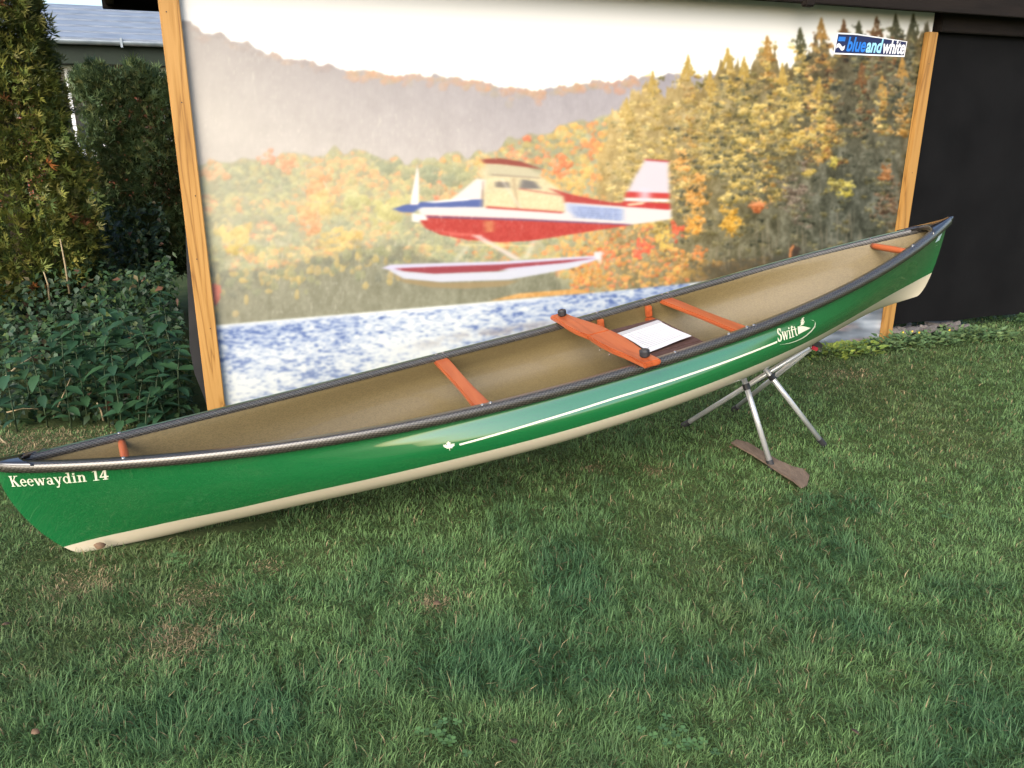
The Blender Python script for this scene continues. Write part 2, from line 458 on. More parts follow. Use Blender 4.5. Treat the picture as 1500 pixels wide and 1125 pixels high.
def poly(pts, c, blur=4, alpha=1.0, tex=0.0):
    p = np.array(pts, float)
    x0, x1 = p[:, 0].min(), p[:, 0].max(); y0, y1 = p[:, 1].min(), p[:, 1].max()
    s = win((x0 + x1) / 2, (y0 + y1) / 2, (x1 - x0) / 2 + 10, (y1 - y0) / 2 + 4)
    X, Y = PX[s], PY[s]; acc = np.zeros(X.shape)
    for oy in (-0.33, 0, 0.33):
        ins = np.zeros(X.shape, bool); j = len(p) - 1
        for i in range(len(p)):
            if p[i, 1] != p[j, 1]:
                c1 = ((p[i, 1] > Y + oy) != (p[j, 1] > Y + oy)) & (X < (p[j, 0] - p[i, 0]) * (Y + oy - p[i, 1]) / (p[j, 1] - p[i, 1]) + p[i, 0])
                ins ^= c1
            j = i
        acc += ins / 3.0
    if blur > 1:
        blur = int(blur * 1.7) | 1
        k = np.hanning(blur + 2)[1:-1]; k /= k.sum()
        acc = np.apply_along_axis(lambda r: np.convolve(r, k, 'same'), 1, acc)
    cc = np.asarray(c, float) + (N3[s][..., None] - 0.5) * tex
    ART[s] += (cc - ART[s]) * (acc * alpha)[..., None]
def zp(pts, sc=3.125, ox=540, oy=200):
    return [(ox + x / sc, oy + y / sc) for x, y in pts]

# far hill
ridge = line([(230, 22), (262, 32), (285, 37), (300, 47), (330, 54), (360, 63), (385, 74), (420, 84), (450, 90), (480, 96), (512, 104), (545, 106), (580, 110), (620, 111), (660, 112), (700, 121), (725, 126), (752, 133), (785, 131), (815, 127), (850, 124), (880, 119), (915, 116), (960, 112), (1380, 100)])
ridge = ridge + (vnoise(13, 4000, 21)[:1] - 0.5) * 8 + (vnoise(4, 4000, 22)[:1] - 0.5) * 4
t = np.clip((PY - ridge) / 125, 0, 1)[..., None]
lx = np.clip((PX - 300) / 600, 0, 1)[..., None]
hill = (np.array([160, 154, 162]) * (1 - t) + np.array([202, 196, 194]) * t) * (1 - lx) + (np.array([166, 161, 170]) * (1 - t) + np.array([192, 185, 187]) * t) * lx
hill = hill + (fb(22, 30, 31)[..., None] - 0.5) * 16 + (NS[..., None] - 0.5) * 7 + (N7[..., None] - 0.5) * 12
mk = soft(PY - ridge, 2)[..., None]
ART += (hill - ART) * mk
hm = (PY > ridge - 1).astype(float)
for i in range(170):
    x = ar.uniform(505, 960); y = np.interp(x, PX[0], ridge[0]) + abs(ar.normal(0, 7))
    blob(x, y, ar.uniform(4, 9), ar.uniform(3, 7), [(214, 150, 116), (206, 164, 128), (176, 164, 140), (222, 160, 112)][ar.integers(4)], 12, alpha=0.34, clip=hm)
for i in range(60):
    x = ar.uniform(262, 505); y = np.interp(x, PX[0], ridge[0]) + abs(ar.normal(0, 5))
    blob(x, y, ar.uniform(4, 9), ar.uniform(3, 6), [(168, 150, 150), (186, 160, 148), (150, 142, 148)][ar.integers(3)], 10, alpha=0.55, clip=hm)
# forest in the middle distance
mid = line([(230, 232), (290, 236), (330, 238), (380, 230), (430, 225), (490, 220), (540, 226), (600, 236), (640, 229), (700, 226), (735, 210), (770, 200), (800, 191), (850, 180), (880, 166), (910, 158), (960, 150), (1380, 150)])
mid = mid + (vnoise(15, 4000, 41)[:1] - 0.5) * 16
shore = line([(230, 484), (322, 476), (880, 428), (1000, 416), (1100, 404), (1380, 372)])
base = np.array([168, 166, 128]) + (N16[..., None] - 0.5) * 60
ART += (base - ART) * soft(PY - mid, 5)[..., None]
low = line([(230, 408), (300, 402), (400, 396), (480, 372), (560, 364), (620, 380), (700, 388), (800, 395), (840, 420), (1380, 420)])
pal_l = [(228, 196, 118), (224, 184, 112), (176, 178, 124), (238, 168, 104), (200, 190, 122), (168, 174, 124), (142, 152, 118), (150, 158, 120), (226, 200, 128), (234, 148, 100), (152, 158, 122)]
pal_r = [(236, 186, 92), (238, 164, 82), (222, 184, 96), (240, 140, 76), (190, 172, 100), (238, 120, 78), (226, 196, 112)]
bl = []
for i in range(5200):
    x = ar.uniform(250, 960); top = np.interp(x, PX[0], mid[0]); bot = np.interp(x, PX[0], low[0])
    y = ar.uniform(top + 3, max(bot, top + 20))
    bl.append((y, x))
bl.sort()
fm = soft(PY - mid, 4)
for y, x in bl:
    pal = pal_r if ar.random() < np.clip((x - 620) / 300, 0, 0.9) else pal_l
    grp = hash_noise(np.array([x]), np.array([y]), 38, 77)[0]
    c = pal[int((grp * 0.72 + ar.random() * 0.28) * len(pal)) % len(pal)]
    r = ar.uniform(2.2, 7.5) * (1.0 if ar.random() < 0.9 else 1.6)
    blob(x, y, r, r * ar.uniform(0.7, 1.0), c, 22, rag=1.3, alpha=0.72, edge=0.6, clip=fm)
for (x, y, r, c) in [(395, 232, 14, (240, 150, 110)), (470, 283, 22, (240, 158, 92)), (474, 298, 20, (228, 196, 108)), (450, 315, 18, (236, 168, 96)), (420, 205 + 40, 14, (236, 160, 108)), (520, 292, 20, (196, 196, 122)), (345, 350, 26, (226, 198, 96)), (490, 350, 22, (234, 196, 98)), (520, 350, 16, (230, 190, 92)), (455, 330, 17, (236, 158, 96)), (640, 275, 14, (240, 140, 92)), (315, 250, 18, (236, 172, 116)), (560, 310, 26, (206, 200, 118)), (818, 242, 18, (240, 140, 86))]:
    for k in range(22):
        blob(x + ar.normal(0, r * .45), y + ar.normal(0, r * .4), r * .38, r * .32, np.array(c) + (12 if ar.random() < .5 else -16), 22, rag=1.3, alpha=0.75, edge=0.6)
for i in range(26):
    blob(ar.uniform(560, 720), ar.uniform(240, 285), ar.uniform(9, 16), ar.uniform(6, 10), [(150, 160, 122), (140, 152, 116), (168, 172, 122)][ar.integers(3)], 20, alpha=0.8)
# shaded trees above the shore on the left
dk = np.array([128, 130, 104]) + (fb(10, 22, 51)[..., None] - 0.5) * 46 + (N3[..., None] - 0.5) * 20
mkd = soft(PY - low - (N16 - 0.5) * 60, 26) * soft(shore - PY, 2)
ART += (dk - ART) * mkd[..., None]
for i in range(150):
    x = ar.uniform(270, 600); y = np.interp(x, PX[0], low[0]) + abs(ar.normal(4, 22))
    blob(x, y, ar.uniform(3, 8), ar.uniform(4, 9), [(206, 178, 96), (150, 154, 104), (132, 142, 104), (110, 116, 96), (196, 170, 100)][ar.integers(5)], 18, alpha=0.7)
for i in range(8): blob(316 + ar.normal(0, 2), 428 + ar.normal(0, 6), 5, 7, (236, 100, 80), 16)
# conifers on the right
tops = line([(230, 900), (852, 440), (866, 300), (880, 205), (892, 165), (912, 128), (950, 112), (968, 118), (990, 112), (1006, 92), (1016, 110), (1040, 98), (1062, 82), (1085, 84), (1112, 64), (1130, 64), (1146, 92), (1165, 70), (1185, 50), (1204, 42), (1220, 58), (1240, 52), (1262, 56), (1290, 46), (1318, 40), (1345, 30), (1380, 24)])
tops = tops + 16 + (vnoise(6, 4000, 61)[:1] - 0.5) * 30 + (vnoise(2, 4000, 62)[:1] - 0.5) * 12
cm = soft(PY - tops + (N16 - .5) * 40 * np.clip((930 - PX) / 60, 0, 1), 3) * soft(shore - PY, 2) * np.clip((PX - 862 + (N7 - .5) * 50) / 26, 0, 1)
gy_ = np.clip((PY - tops) / 230, 0, 1)[..., None]; gx_ = np.clip((PX - 900) / 330, 0, 1)[..., None]
cb = (np.array([196, 166, 96]) * (1 - gy_) + np.array([140, 128, 86]) * gy_) * (1 - gx_) + (np.array([112, 102, 72]) * (1 - gy_) + np.array([92, 94, 80]) * gy_) * gx_
cb = cb + (fb(12, 20, 71)[..., None] - 0.5) * 80 + (N7[..., None] - 0.5) * 50 + (N3[..., None] - 0.5) * 22
ART += (cb - ART) * cm[..., None]
def tuft(x, y, w, c, a=0.85):
    """one sprig: light needles on top, shade beneath"""
    n_ = int(4 + w * 1.1)
    for i in range(n_):
        dx = ar.normal(0, w * .5); dy = ar.normal(0, w * .26)
        sh = -34 if dy > w * .10 else (20 if dy < -w * .06 else -6)
        blob(x + dx, y + dy - abs(dx) * .25, ar.uniform(1.2, 3.0), ar.uniform(0.9, 2.1), np.array(c, float) + sh + ar.normal(0, 9), 10, rag=1.2, alpha=a, edge=0.7)
def conifer(x, y0, y1, hw, cols, n, up=True, a=0.9):
    for i in range(int(n * .62)):
        f = ar.random() ** 0.62; y = y0 + (y1 - y0) * f
        w = hw * (0.16 + 0.95 * f ** 0.55) * (0.66 + 0.34 * math.sin(f * 30 + x))
        dx = ar.uniform(-1, 1) * w
        c = np.array(cols[ar.integers(len(cols))], float) + (12 if dx < 0 else -16)
        tuft(x + dx, y - abs(dx) * 0.30, ar.uniform(3, 7.5), c)
    for y in np.arange(y0 - 6, y0 + 30, 1.8):      # pointed leader with upswept side shoots
        f = (y - y0 + 8) / 38
        for s in (-1, 0, 1):
            blob(x + s * f * 9 * ar.uniform(.4, 1) + ar.normal(0, .4), y - abs(s) * f * 6, 0.8 + 1.6 * f, 2.2, np.array(cols[0]) - 24 + ar.normal(0, 10), 8, rag=0.8, edge=0.6)
YL = [(216, 184, 98), (226, 198, 114), (202, 174, 94), (180, 160, 90), (142, 132, 80)]
YO = [(210, 166, 92), (200, 154, 86), (182, 144, 82), (152, 126, 76)]
GD = [(112, 110, 76), (98, 98, 72), (128, 120, 78), (86, 88, 70)]
BR = [(150, 108, 66), (130, 98, 64), (112, 92, 64)]
for a_ in [(918, 150, 300, 34, YL, 190), (956, 112, 345, 58, YL, 460), (1008, 88, 300, 44, YL + YO, 330), (1040, 110, 260, 30, YL, 170), (1066, 78, 270, 34, YL + GD, 240), (1090, 90, 260, 30, YL + GD, 200), (1124, 60, 300, 36, YO + YL, 320),
           (1146, 100, 230, 24, YL, 120), (1172, 48, 170, 26, GD + YL, 170), (1203, 34, 250, 34, YO + BR, 320), (1236, 36, 90, 12, BR + GD, 50), (1258, 38, 100, 12, GD, 50), (1284, 32, 120, 18, BR + GD, 80), (1312, 28, 140, 22, GD + BR, 100), (1338, 28, 180, 22, GD, 110),
           (1200, 120, 232, 38, YL + YO, 150), (1292, 118, 200, 14, YO + YL, 90), (1322, 90, 200, 14, YO, 70), (1262, 100, 200, 22, BR + GD, 90)]:
    conifer(*a_)
for (x, y, w, h_, c, k) in [(1102, 168, 26, 34, YL, 60), (1090, 205, 24, 12, YL, 40), (1085, 236, 20, 9, YL, 34), (1083, 270, 22, 10, YL, 38), (1076, 292, 18, 10, YL, 30), (1072, 325, 14, 18, [(228, 176, 64), (214, 164, 60), (196, 150, 56)], 60), (1170, 205, 20, 9, YL, 30), (1158, 150, 22, 30, YL, 60), (1206, 175, 14, 36, YL, 50), (1216, 190, 6, 14, YO, 20),
                           (1228, 270, 16, 8, [(186, 170, 84), (160, 150, 80)], 30), (1240, 280, 10, 8, [(196, 182, 84)], 18), (1222, 238, 6, 8, [(196, 180, 84)], 10), (1185, 252, 9, 7, [(190, 166, 84)], 12), (1345, 220, 5, 6, YO, 8), (1298, 255, 6, 12, [(170, 118, 70)], 14), (1300, 300, 18, 34, [(132, 104, 80), (116, 98, 78)], 40),
                           (1020, 285, 14, 30, [(234, 172, 84), (222, 160, 80)], 60), (1000, 240, 10, 22, [(230, 170, 88)], 30), (1016, 330, 13, 20, [(238, 172, 70), (230, 160, 70)], 50), (1110, 302, 10, 8, [(208, 128, 76)], 18), (1165, 290, 24, 40, [(140, 124, 108), (128, 116, 100)], 60)]:
    for i in range(k):
        tuft(x + ar.normal(0, w * .45), y + ar.normal(0, h_ * .45), ar.uniform(4, 8), c[ar.integers(len(c))])
for i in range(330):
    x = ar.uniform(890, 1350); t_ = np.interp(x, PX[0], tops[0]); y = ar.uniform(t_ + 10, 380)
    d_ = np.clip((y - t_) / 260 + (x - 900) / 900, 0, 1)
    c = np.array([214, 176, 92]) * (1 - d_) + np.array([130, 122, 80]) * d_
    tuft(x, y, ar.uniform(4, 9), c + ar.normal(0, 10), .7)
for i in range(260):
    x = ar.uniform(980, 1350); t_ = np.interp(x, PX[0], tops[0]); y = ar.uniform(t_ + 40, 390)
    tuft(x, y, ar.uniform(4, 9), (84, 86, 68), .6)
# bright shrubs along the shore
for i in range(1100):
    x = ar.uniform(836, 1130); hgt = 85 * np.exp(-((x - 915) / 75) ** 2) + 24
    ys = np.interp(x, PX[0], shore[0]); y = ys - ar.random() * hgt
    c = [(236, 168, 78), (238, 148, 74), (226, 176, 84), (196, 150, 76), (150, 124, 74), (232, 122, 70)][ar.integers(6)]
    if x > 1010: c = [(186, 142, 74), (150, 126, 76), (120, 108, 76), (210, 156, 80)][ar.integers(4)]
    blob(x, y, ar.uniform(2, 5.5), ar.uniform(2, 4), np.array(c) + ar.normal(0, 14), 20, rag=1.3, alpha=.8, edge=.6, clip=soft(shore - PY, 2))
for (x, y, w, h_, c, k) in [(940, 366, 13, 16, (240, 88, 60), 40), (990, 340, 11, 12, (240, 96, 62), 30), (975, 352, 14, 20, (226, 190, 84), 40), (888, 372, 14, 12, (240, 120, 70), 30), (1024, 372, 8, 12, (236, 140, 70), 20), (1008, 400, 30, 6, (206, 160, 72), 30), (870, 405, 24, 10, (222, 160, 74), 40)]:
    for i in range(k):
        blob(x + ar.normal(0, w * .5), y + ar.normal(0, h_ * .5), ar.uniform(2, 4.5), ar.uniform(2, 4), np.array(c) + ar.normal(0, 12), 18, rag=1.3, alpha=.8, edge=.6)
mixin(soft(PX - 1020, 60) * soft(PY - (shore - 26) + (N7 - 0.5) * 18, 10) * soft(shore - PY, 2) * 0.75, (78, 74, 62))
for i in range(60):   # thin pale trunks
    x = ar.uniform(1040, 1260); y = np.interp(x, PX[0], shore[0]) - ar.uniform(10, 50); h_ = ar.uniform(14, 40)
    poly([(x, y - h_), (x + 1.2, y - h_), (x + 1.6 + ar.normal(0, 1), y), (x + ar.normal(0, 1), y)], (150, 138, 116), blur=1, alpha=0.45)
poly([(716, 441), (760, 430), (832, 424), (860, 424), (860, 430), (800, 434)], (226, 166, 86), blur=6, tex=40)
# print fading plus a pale glow painted into the colours: stronger to the left
hz = np.clip(1.02 - (PX - 262) / 700, 0.0, 1) * 0.46
hz = hz * soft(shore - PY, 2) * soft(PY - ridge, 3) * np.where(PY > 360, 0.7, 1.0)
mixin(hz, (216, 208, 192))
mixin(np.clip(1 - (PX - 880) / 330, 0, 1) * soft(PX - 885, 40) * .16 * soft(shore - PY, 2) * soft(PY - tops, 6), (228, 204, 150))
for i in range(26): blob(1164 + ar.normal(0, 2.5), 368 + ar.normal(0, 4), 3.5, 4, (84, 68, 56), 6, alpha=.8)
poly([(1155, 378), (1157, 364), (1162, 358), (1164, 361), (1160, 368), (1159, 378)], (214, 140, 84), 1, .9)
# water
wm = soft(PY - shore, 2)
depth = PY - shore
ws = 1 + depth / 90
wv = fb(17, 4, 81); wv2 = vnoise(6, 2.0, 84); wv3 = vnoise(3.2, 1.6, 86); big = fb(120, 34, 87)
near = np.clip(depth / 120, 0, 1)
rip = wv * .45 + wv2 * .35 + wv3 * .20
blue = np.clip((rip + (big - .5) * .5 - .35 - .09 * near) * 3.0, 0, 1)
wc = np.array([226, 232, 232]) * (1 - blue[..., None]) + np.array([138, 160, 206]) * blue[..., None]
deep = np.clip((rip + (big - .5) * .35 - .60) * 7, 0, 1)
wc = wc + (np.array([84, 110, 172]) - wc) * deep[..., None]
wc = wc + (np.array([238, 238, 224]) - wc) * (near * .35)[..., None]
wc = wc + (np.array([236, 240, 240]) - wc) * (np.clip(1 - depth / 9, 0, 1) * np.clip((840 - PX) / 60, 0, 1))[..., None]
rt = np.clip((PX - 1020) / 160, 0, 1)
wr = np.array([134, 144, 156]) + (fb(44, 9, 91)[..., None] - 0.5) * 190
wc = wc * (1 - rt[..., None]) + wr * rt[..., None]
wc = wc + (np.array([190, 152, 140]) - wc) * (rt * np.clip((fb(34, 8, 95) - 0.6) * 5, 0, 0.7))[..., None]
sm = np.clip(1 - np.abs(PY - line([(230, 640), (560, 520), (640, 500), (760, 482), (900, 462), (1380, 420)])) / 11, 0, 1) * np.clip((PX - 560) / 120, 0, 1) * np.clip((fb(20, 6, 99) - 0.35) * 4, 0, 1)
wc = wc + (np.array([150, 142, 146]) - wc) * (sm * 0.7)[..., None]
ART += (wc - ART) * wm[..., None]
# seaplane
poly(zp([(520, 205), (505, 160), (540, 120), (720, 138), (790, 180), (905, 262), (905, 345), (520, 328)]), (222, 208, 166), 9, tex=20)
poly(zp([(540, 126), (720, 140), (800, 170), (760, 190), (540, 180)]), (196, 190, 162), 11, 0.7)
poly(zp([(515, 104), (600, 99), (700, 114), (800, 152), (720, 140), (600, 126), (530, 124)]), (158, 74, 62), 8)
poly(zp([(370, 294), (495, 192), (535, 200), (518, 292)]), (232, 226, 222), 7)
poly(zp([(580, 206), (640, 208), (650, 236), (580, 232)]), (120, 112, 108), 7, 0.85)
poly(zp([(700, 195), (760, 205), (790, 240), (690, 238)]), (110, 108, 112), 9, 0.85)
poly(zp([(540, 262), (700, 245), (880, 290), (880, 330), (540, 318)]), (230, 214, 168), 9, 0.7, 20)
poly(zp([(520, 205), (528, 205), (524, 326), (516, 326)]), (150, 120, 104), 3, 0.7)
poly(zp([(655, 190), (668, 190), (690, 335), (678, 335)]), (168, 140, 112), 5, 0.6)
poly(zp([(560, 170), (790, 188), (790, 194), (560, 178)]), (146, 128, 112), 5, 0.6)
poly(zp([(600, 190), (612, 190), (700, 330), (690, 330)]), (236, 228, 212), 5, 0.6)
poly(zp([(690, 236), (895, 268), (895, 274), (690, 242)]), (196, 96, 84), 6, 0.8)
poly(zp([(820, 235), (940, 268), (1100, 300), (1190, 306), (1190, 326), (1000, 318), (900, 305), (890, 270)]), (190, 66, 60), 7)
poly(zp([(220, 322), (420, 318), (900, 348), (900, 300), (1190, 322), (1385, 330), (1385, 378), (1250, 398), (1190, 404), (700, 380), (240, 362)]), (224, 220, 220), 5)
poly(zp([(540, 318), (890, 344), (890, 352), (540, 328)]), (198, 78, 66), 5)
poly(zp([(905, 305), (1165, 330), (1165, 388), (950, 366), (910, 340)]), (178, 192, 226), 9, 0.9)
for k in range(5):
    poly(zp([(940, 322 + 11 * k), (1160, 334 + 11 * k), (1160, 340 + 11 * k), (940, 328 + 11 * k)]), (112, 136, 196), 13, 0.75, 60)
poly(zp([(110, 332), (160, 314), (250, 298), (370, 290), (520, 288), (520, 322), (240, 324), (205, 348), (150, 346)]), (84, 104, 172), 7)
poly(zp([(250, 300), (370, 288), (460, 284), (460, 292), (300, 304)]), (238, 238, 240), 5)
poly(zp([(220, 362), (250, 360), (700, 376), (1200, 402), (1200, 406), (1050, 428), (900, 452), (740, 478), (600, 484), (450, 472), (330, 450), (262, 420), (238, 390)]), (198, 62, 54), 5, tex=22)
poly(zp([(300, 428), (420, 440), (520, 448), (520, 454), (400, 456)]), (232, 110, 96), 9, 0.7)
poly(zp([(528, 385), (575, 388), (575, 435), (535, 440)]), (222, 160, 96), 9, 0.6)
poly(zp([(240, 364), (700, 378), (1200, 402), (1200, 406), (700, 384), (240, 370)]), (88, 86, 150), 5, 0.9)
poly(zp([(200, 350), (262, 362), (272, 384), (232, 382), (238, 394), (198, 388)]), (240, 236, 230), 4)
poly(zp([(222, 128), (231, 180), (231, 260), (228, 312), (190, 312), (200, 250), (214, 180)]), (246, 236, 232), 3)
poly(zp([(1268, 104), (1372, 114), (1378, 264), (1182, 258), (1220, 180)]), (216, 208, 218), 6)
poly(zp([(1262, 102), (1372, 110), (1372, 118), (1266, 110)]), (196, 74, 78), 5)
poly(zp([(1182, 252), (1378, 260), (1378, 284), (1172, 278)]), (210, 60, 56), 6)
poly(zp([(1172, 280), (1378, 286), (1378, 300), (1168, 294)]), (238, 228, 232), 6)
poly(zp([(1160, 296), (1380, 306), (1380, 336), (1164, 320)]), (204, 54, 52), 6)
poly(zp([(1180, 308), (1262, 300), (1262, 310), (1190, 318)]), (240, 214, 176), 5)
poly(zp([(1240, 232), (1290, 236), (1290, 300), (1240, 300)]), (226, 210, 226), 13, 0.8)
poly(zp([(470, 452), (510, 452), (700, 560), (670, 566)]), (230, 214, 208), 7, 0.8)
poly(zp([(440, 500), (462, 500), (410, 574), (385, 574)]), (226, 218, 198), 9, 0.6)
poly(zp([(745, 474), (775, 474), (735, 558), (705, 560)]), (230, 222, 208), 9, 0.6)
poly(zp([(410, 493), (750, 498), (750, 503), (410, 497)]), (244, 226, 160), 11, 0.85)
poly(zp([(70, 606), (160, 652), (350, 670), (640, 660), (690, 660), (620, 686), (440, 696), (280, 690), (160, 668)]), (168, 144, 100), 7, 0.8)
poly(zp([(60, 602), (100, 586), (300, 580), (600, 572), (1040, 545), (1070, 555), (1000, 580), (640, 612), (120, 616)]), (206, 204, 232), 6)
poly(zp([(90, 612), (300, 628), (600, 618), (1010, 566), (960, 596), (800, 628), (640, 656), (330, 666), (160, 650)]), (206, 210, 226), 5)
poly(zp([(118, 604), (300, 596), (600, 586), (1040, 556), (900, 578), (640, 602), (590, 616), (300, 628), (160, 616)]), (164, 62, 74), 6)
for i in range(20): blob(540 + 1052 / 3.125 + ar.normal(0, 2), 200 + 545 / 3.125 + ar.normal(0, 3), 4, 4, (226, 222, 226), 6, edge=0.6, alpha=0.5)
mixin(.11 * np.clip((1080 - PX) / 140, 0, 1) * soft(shore - PY, 2) * soft(PY - ridge, 3), (228, 218, 202))
# weathering of the print: fine pale vertical scratches
sc_m = (vnoise(1.3, 7, 101) > 0.86) * np.clip(vnoise(60, 60, 104) * 1.5 - 0.35, 0, 1)
mixin(sc_m * np.clip(1.25 - (PX - 262) / 1100, 0.2, 1) * 0.34 * soft(PY - ridge, 3), (244, 238, 224))
mixin((vnoise(1.4, 3.2, 111) > 0.93) * 0.22 * soft(PY - ridge, 3), (240, 236, 222))
K3 = np.array([.2, .6, .2])
for ax in (0, 1, 0, 1, 0, 1):
    ART = .2 * np.roll(ART, 1, ax) + .6 * ART + .2 * np.roll(ART, -1, ax)
gm = ART.mean(-1, keepdims=True)
ART = np.clip(gm + (ART - gm) * 0.88, 6, 252)
ART = 255 * (ART / 255) ** np.where(PY > shore, 1.05, 1.16)[..., None]

MZ0, MZ1, MA0, MA1, MO = -0.03, 2.215, 0.040, WLEN + 0.035, 0.012
na, nz_ = 720, 370
A_, Z_ = np.meshgrid(np.linspace(MA0, MA1, na), np.linspace(MZ0, MZ1, nz_))
Pw = np.stack([PL[0] + WALL_T[0] * A_ + WALL_N[0] * MO, PL[1] + WALL_T[1] * A_ + WALL_N[1] * MO, Z_], -1)
qx, qy = project(Pw)
sx = np.clip(qx - X0, 0, AWD - 1.01); sy = np.clip(qy - Y0, 0, AHT - 1.01)
ix, iy = sx.astype(int), sy.astype(int); fx = (sx - ix)[..., None]; fy = (sy - iy)[..., None]
cc = (ART[iy, ix] * (1 - fx) + ART[iy, np.minimum(ix + 1, AWD - 1)] * fx) * (1 - fy) + (ART[np.minimum(iy + 1, AHT - 1), ix] * (1 - fx) + ART[np.minimum(iy + 1, AHT - 1), np.minimum(ix + 1, AWD - 1)] * fx) * fy
cc = np.clip(cc / 255.0, 0, 1)
lin = np.where(cc <= 0.04045, cc / 12.92, ((cc + 0.055) / 1.055) ** 2.4) * 0.74
mural = empty('mural_billboard', (PL[0], PL[1], 0), (0, 0, WALL_ROT))
tag(mural, 'large printed landscape mural of autumn forest, lake and red seaplane between two wooden posts', 'mural')
M['print'] = material('printed_mural_sheet', (0.5, 0.5, 0.5), attr='Col', rough=0.42, spec=0.35, bump=0.05, bscale=140, rough_var=0.06, scale=3)
Vl = np.stack([A_, np.full_like(A_, -MO), Z_], -1).reshape(-1, 3)
ii = (np.arange(nz_ - 1)[:, None] * na + np.arange(na - 1)[None]).ravel()
np_mesh('printed_sheet', Vl, np.stack([ii, ii + 1, ii + na + 1, ii + na], 1), M['print'], col=lin.reshape(-1, 3), parent=mural)
MB().box(((MA0 + MA1) / 2, 0.004, (MZ0 + MZ1) / 2), (MA1 - MA0, 0.026, MZ1 - MZ0 - 0.004)).build('mural_board', M['dark_wood'], mural)
p_l = MB().box((-0.005, -0.030, 1.08), (0.088, 0.032, 2.26)).build('post', M['post'], mural, bevel=0.004)
p_r = MB().box((WLEN + 0.004, -0.034, 1.02), (0.085, 0.042, 2.15)).build('post', M['post2'], mural, bevel=0.004)
p_l['label'] = 'golden wooden post at the left end of the mural'
p_r['label'] = 'weathered wooden post between the mural and the black wall'
for (a, z) in [(-0.02, 2.0), (0.0, 1.62), (0.012, 1.2), (-0.015, 0.9), (0.01, 0.55)]:
    MB().tube([(a, -0.0455, z), (a, -0.0475, z)], 0.0030, 8).build('screw', M['rubber'], p_l)
for z in (1.9, 1.2, 0.5):
    MB().tube([(WLEN, -0.0545, z), (WLEN, -0.0565, z)], 0.0030, 8).build('screw', M['rubber'], p_r)

# logo sticker on the mural: dark blue shape with white rim, wave emblem and the lettering
M['navy'] = material('sticker_navy', (0.012, 0.018, 0.075), rough=0.35)
M['rim'] = material('sticker_white', (0.75, 0.76, 0.80), rough=0.35)
M['lblue'] = material('sticker_blue', (0.02, 0.17, 0.62), rough=0.35)
M['cyan'] = material('sticker_pale_blue', (0.30, 0.62, 0.85), rough=0.35)
lc = wall_az(1276, 66, MO)
lw = wall_az(1327, 70, MO)[0] - wall_az(1222, 62, MO)[0]
lh = lw * 0.205
logo = MB().prism([(lc[0] - lw * .5, lc[1] - lh * .5), (lc[0] + lw * .49, lc[1] - lh * .5), (lc[0] + lw * .5, lc[1] + lh * .25), (lc[0] - lw * .22, lc[1] + lh * .5), (lc[0] - lw * .48, lc[1] + lh * .5)], 0.0, 0.0012)
logo.v = [(x, -MO - 0.001 - z, y) for x, y, z in logo.v]
logo_o = logo.build('logo_sticker', M['rim'], mural)
def panel_poly(name, pts, lift, mat, parent):
    b = MB().prism(pts, 0.0, 0.0006)
    b.v = [(lc[0] + x * lw, -MO - 0.0025 - lift - z, lc[1] + y * lw) for x, y, z in b.v]
    return b.build(name, mat, parent)
panel_poly('navy_ground', [(-.485, -.088), (.478, -.088), (.486, .045), (-.22, .088), (-.466, .088)], 0, M['navy'], logo_o)
panel_poly('emblem_bar', [(-.462, .022), (-.368, .022), (-.362, .064), (-.455, .064)], 0.001, M['lblue'], logo_o)
wave = [(-.475 + .11 * k / 12, -.035 + .016 * math.sin(k / 12 * 2 * math.pi)) for k in range(13)]
panel_poly('emblem_wave', [(x, y - .016) for x, y in wave] + [(x + .004, y + .022) for x, y in wave[::-1]], 0.001, M['rim'], logo_o)
def text_mesh(body, shear=0.0, offset=0.0, size=1.0):
    cu = bpy.data.curves.new('lettering', 'FONT')
    cu.body = body; cu.size = size; cu.shear = shear; cu.offset = offset; cu.resolution_u = 4
    o = bpy.data.objects.new('lettering', cu); COL.objects.link(o)
    dg = bpy.context.evaluated_depsgraph_get(); dg.update()
    me = bpy.data.meshes.new_from_object(o.evaluated_get(dg))
    bpy.data.objects.remove(o)
    return me
cursor = -.338
for body, mat_ in (('blue', M['lblue']), ('and', M['cyan']), ('white', M['rim'])):
    me = text_mesh(body, shear=0.22, offset=0.028)
    co = np.empty(len(me.vertices) * 3, np.float32); me.vertices.foreach_get('co', co); co = co.reshape(-1, 3)
    wdt = {'blue': .262, 'and': .232, 'white': .312}[body]
    k = wdt / (co[:, 0].max() - co[:, 0].min()); ky = 0.142 / 0.75
    x = (co[:, 0] - co[:, 0].min()) * k + cursor; y = co[:, 1] * ky - .066 - 0.012 * (cursor + .338)
    new = np.stack([lc[0] + x * lw, np.full(len(x), -MO - 0.0048), lc[1] + y * lw], -1)
    me.vertices.foreach_set('co', new.astype(np.float32).ravel()); me.update()
    link('lettering', me, mat_, logo_o)
    cursor += wdt + .004

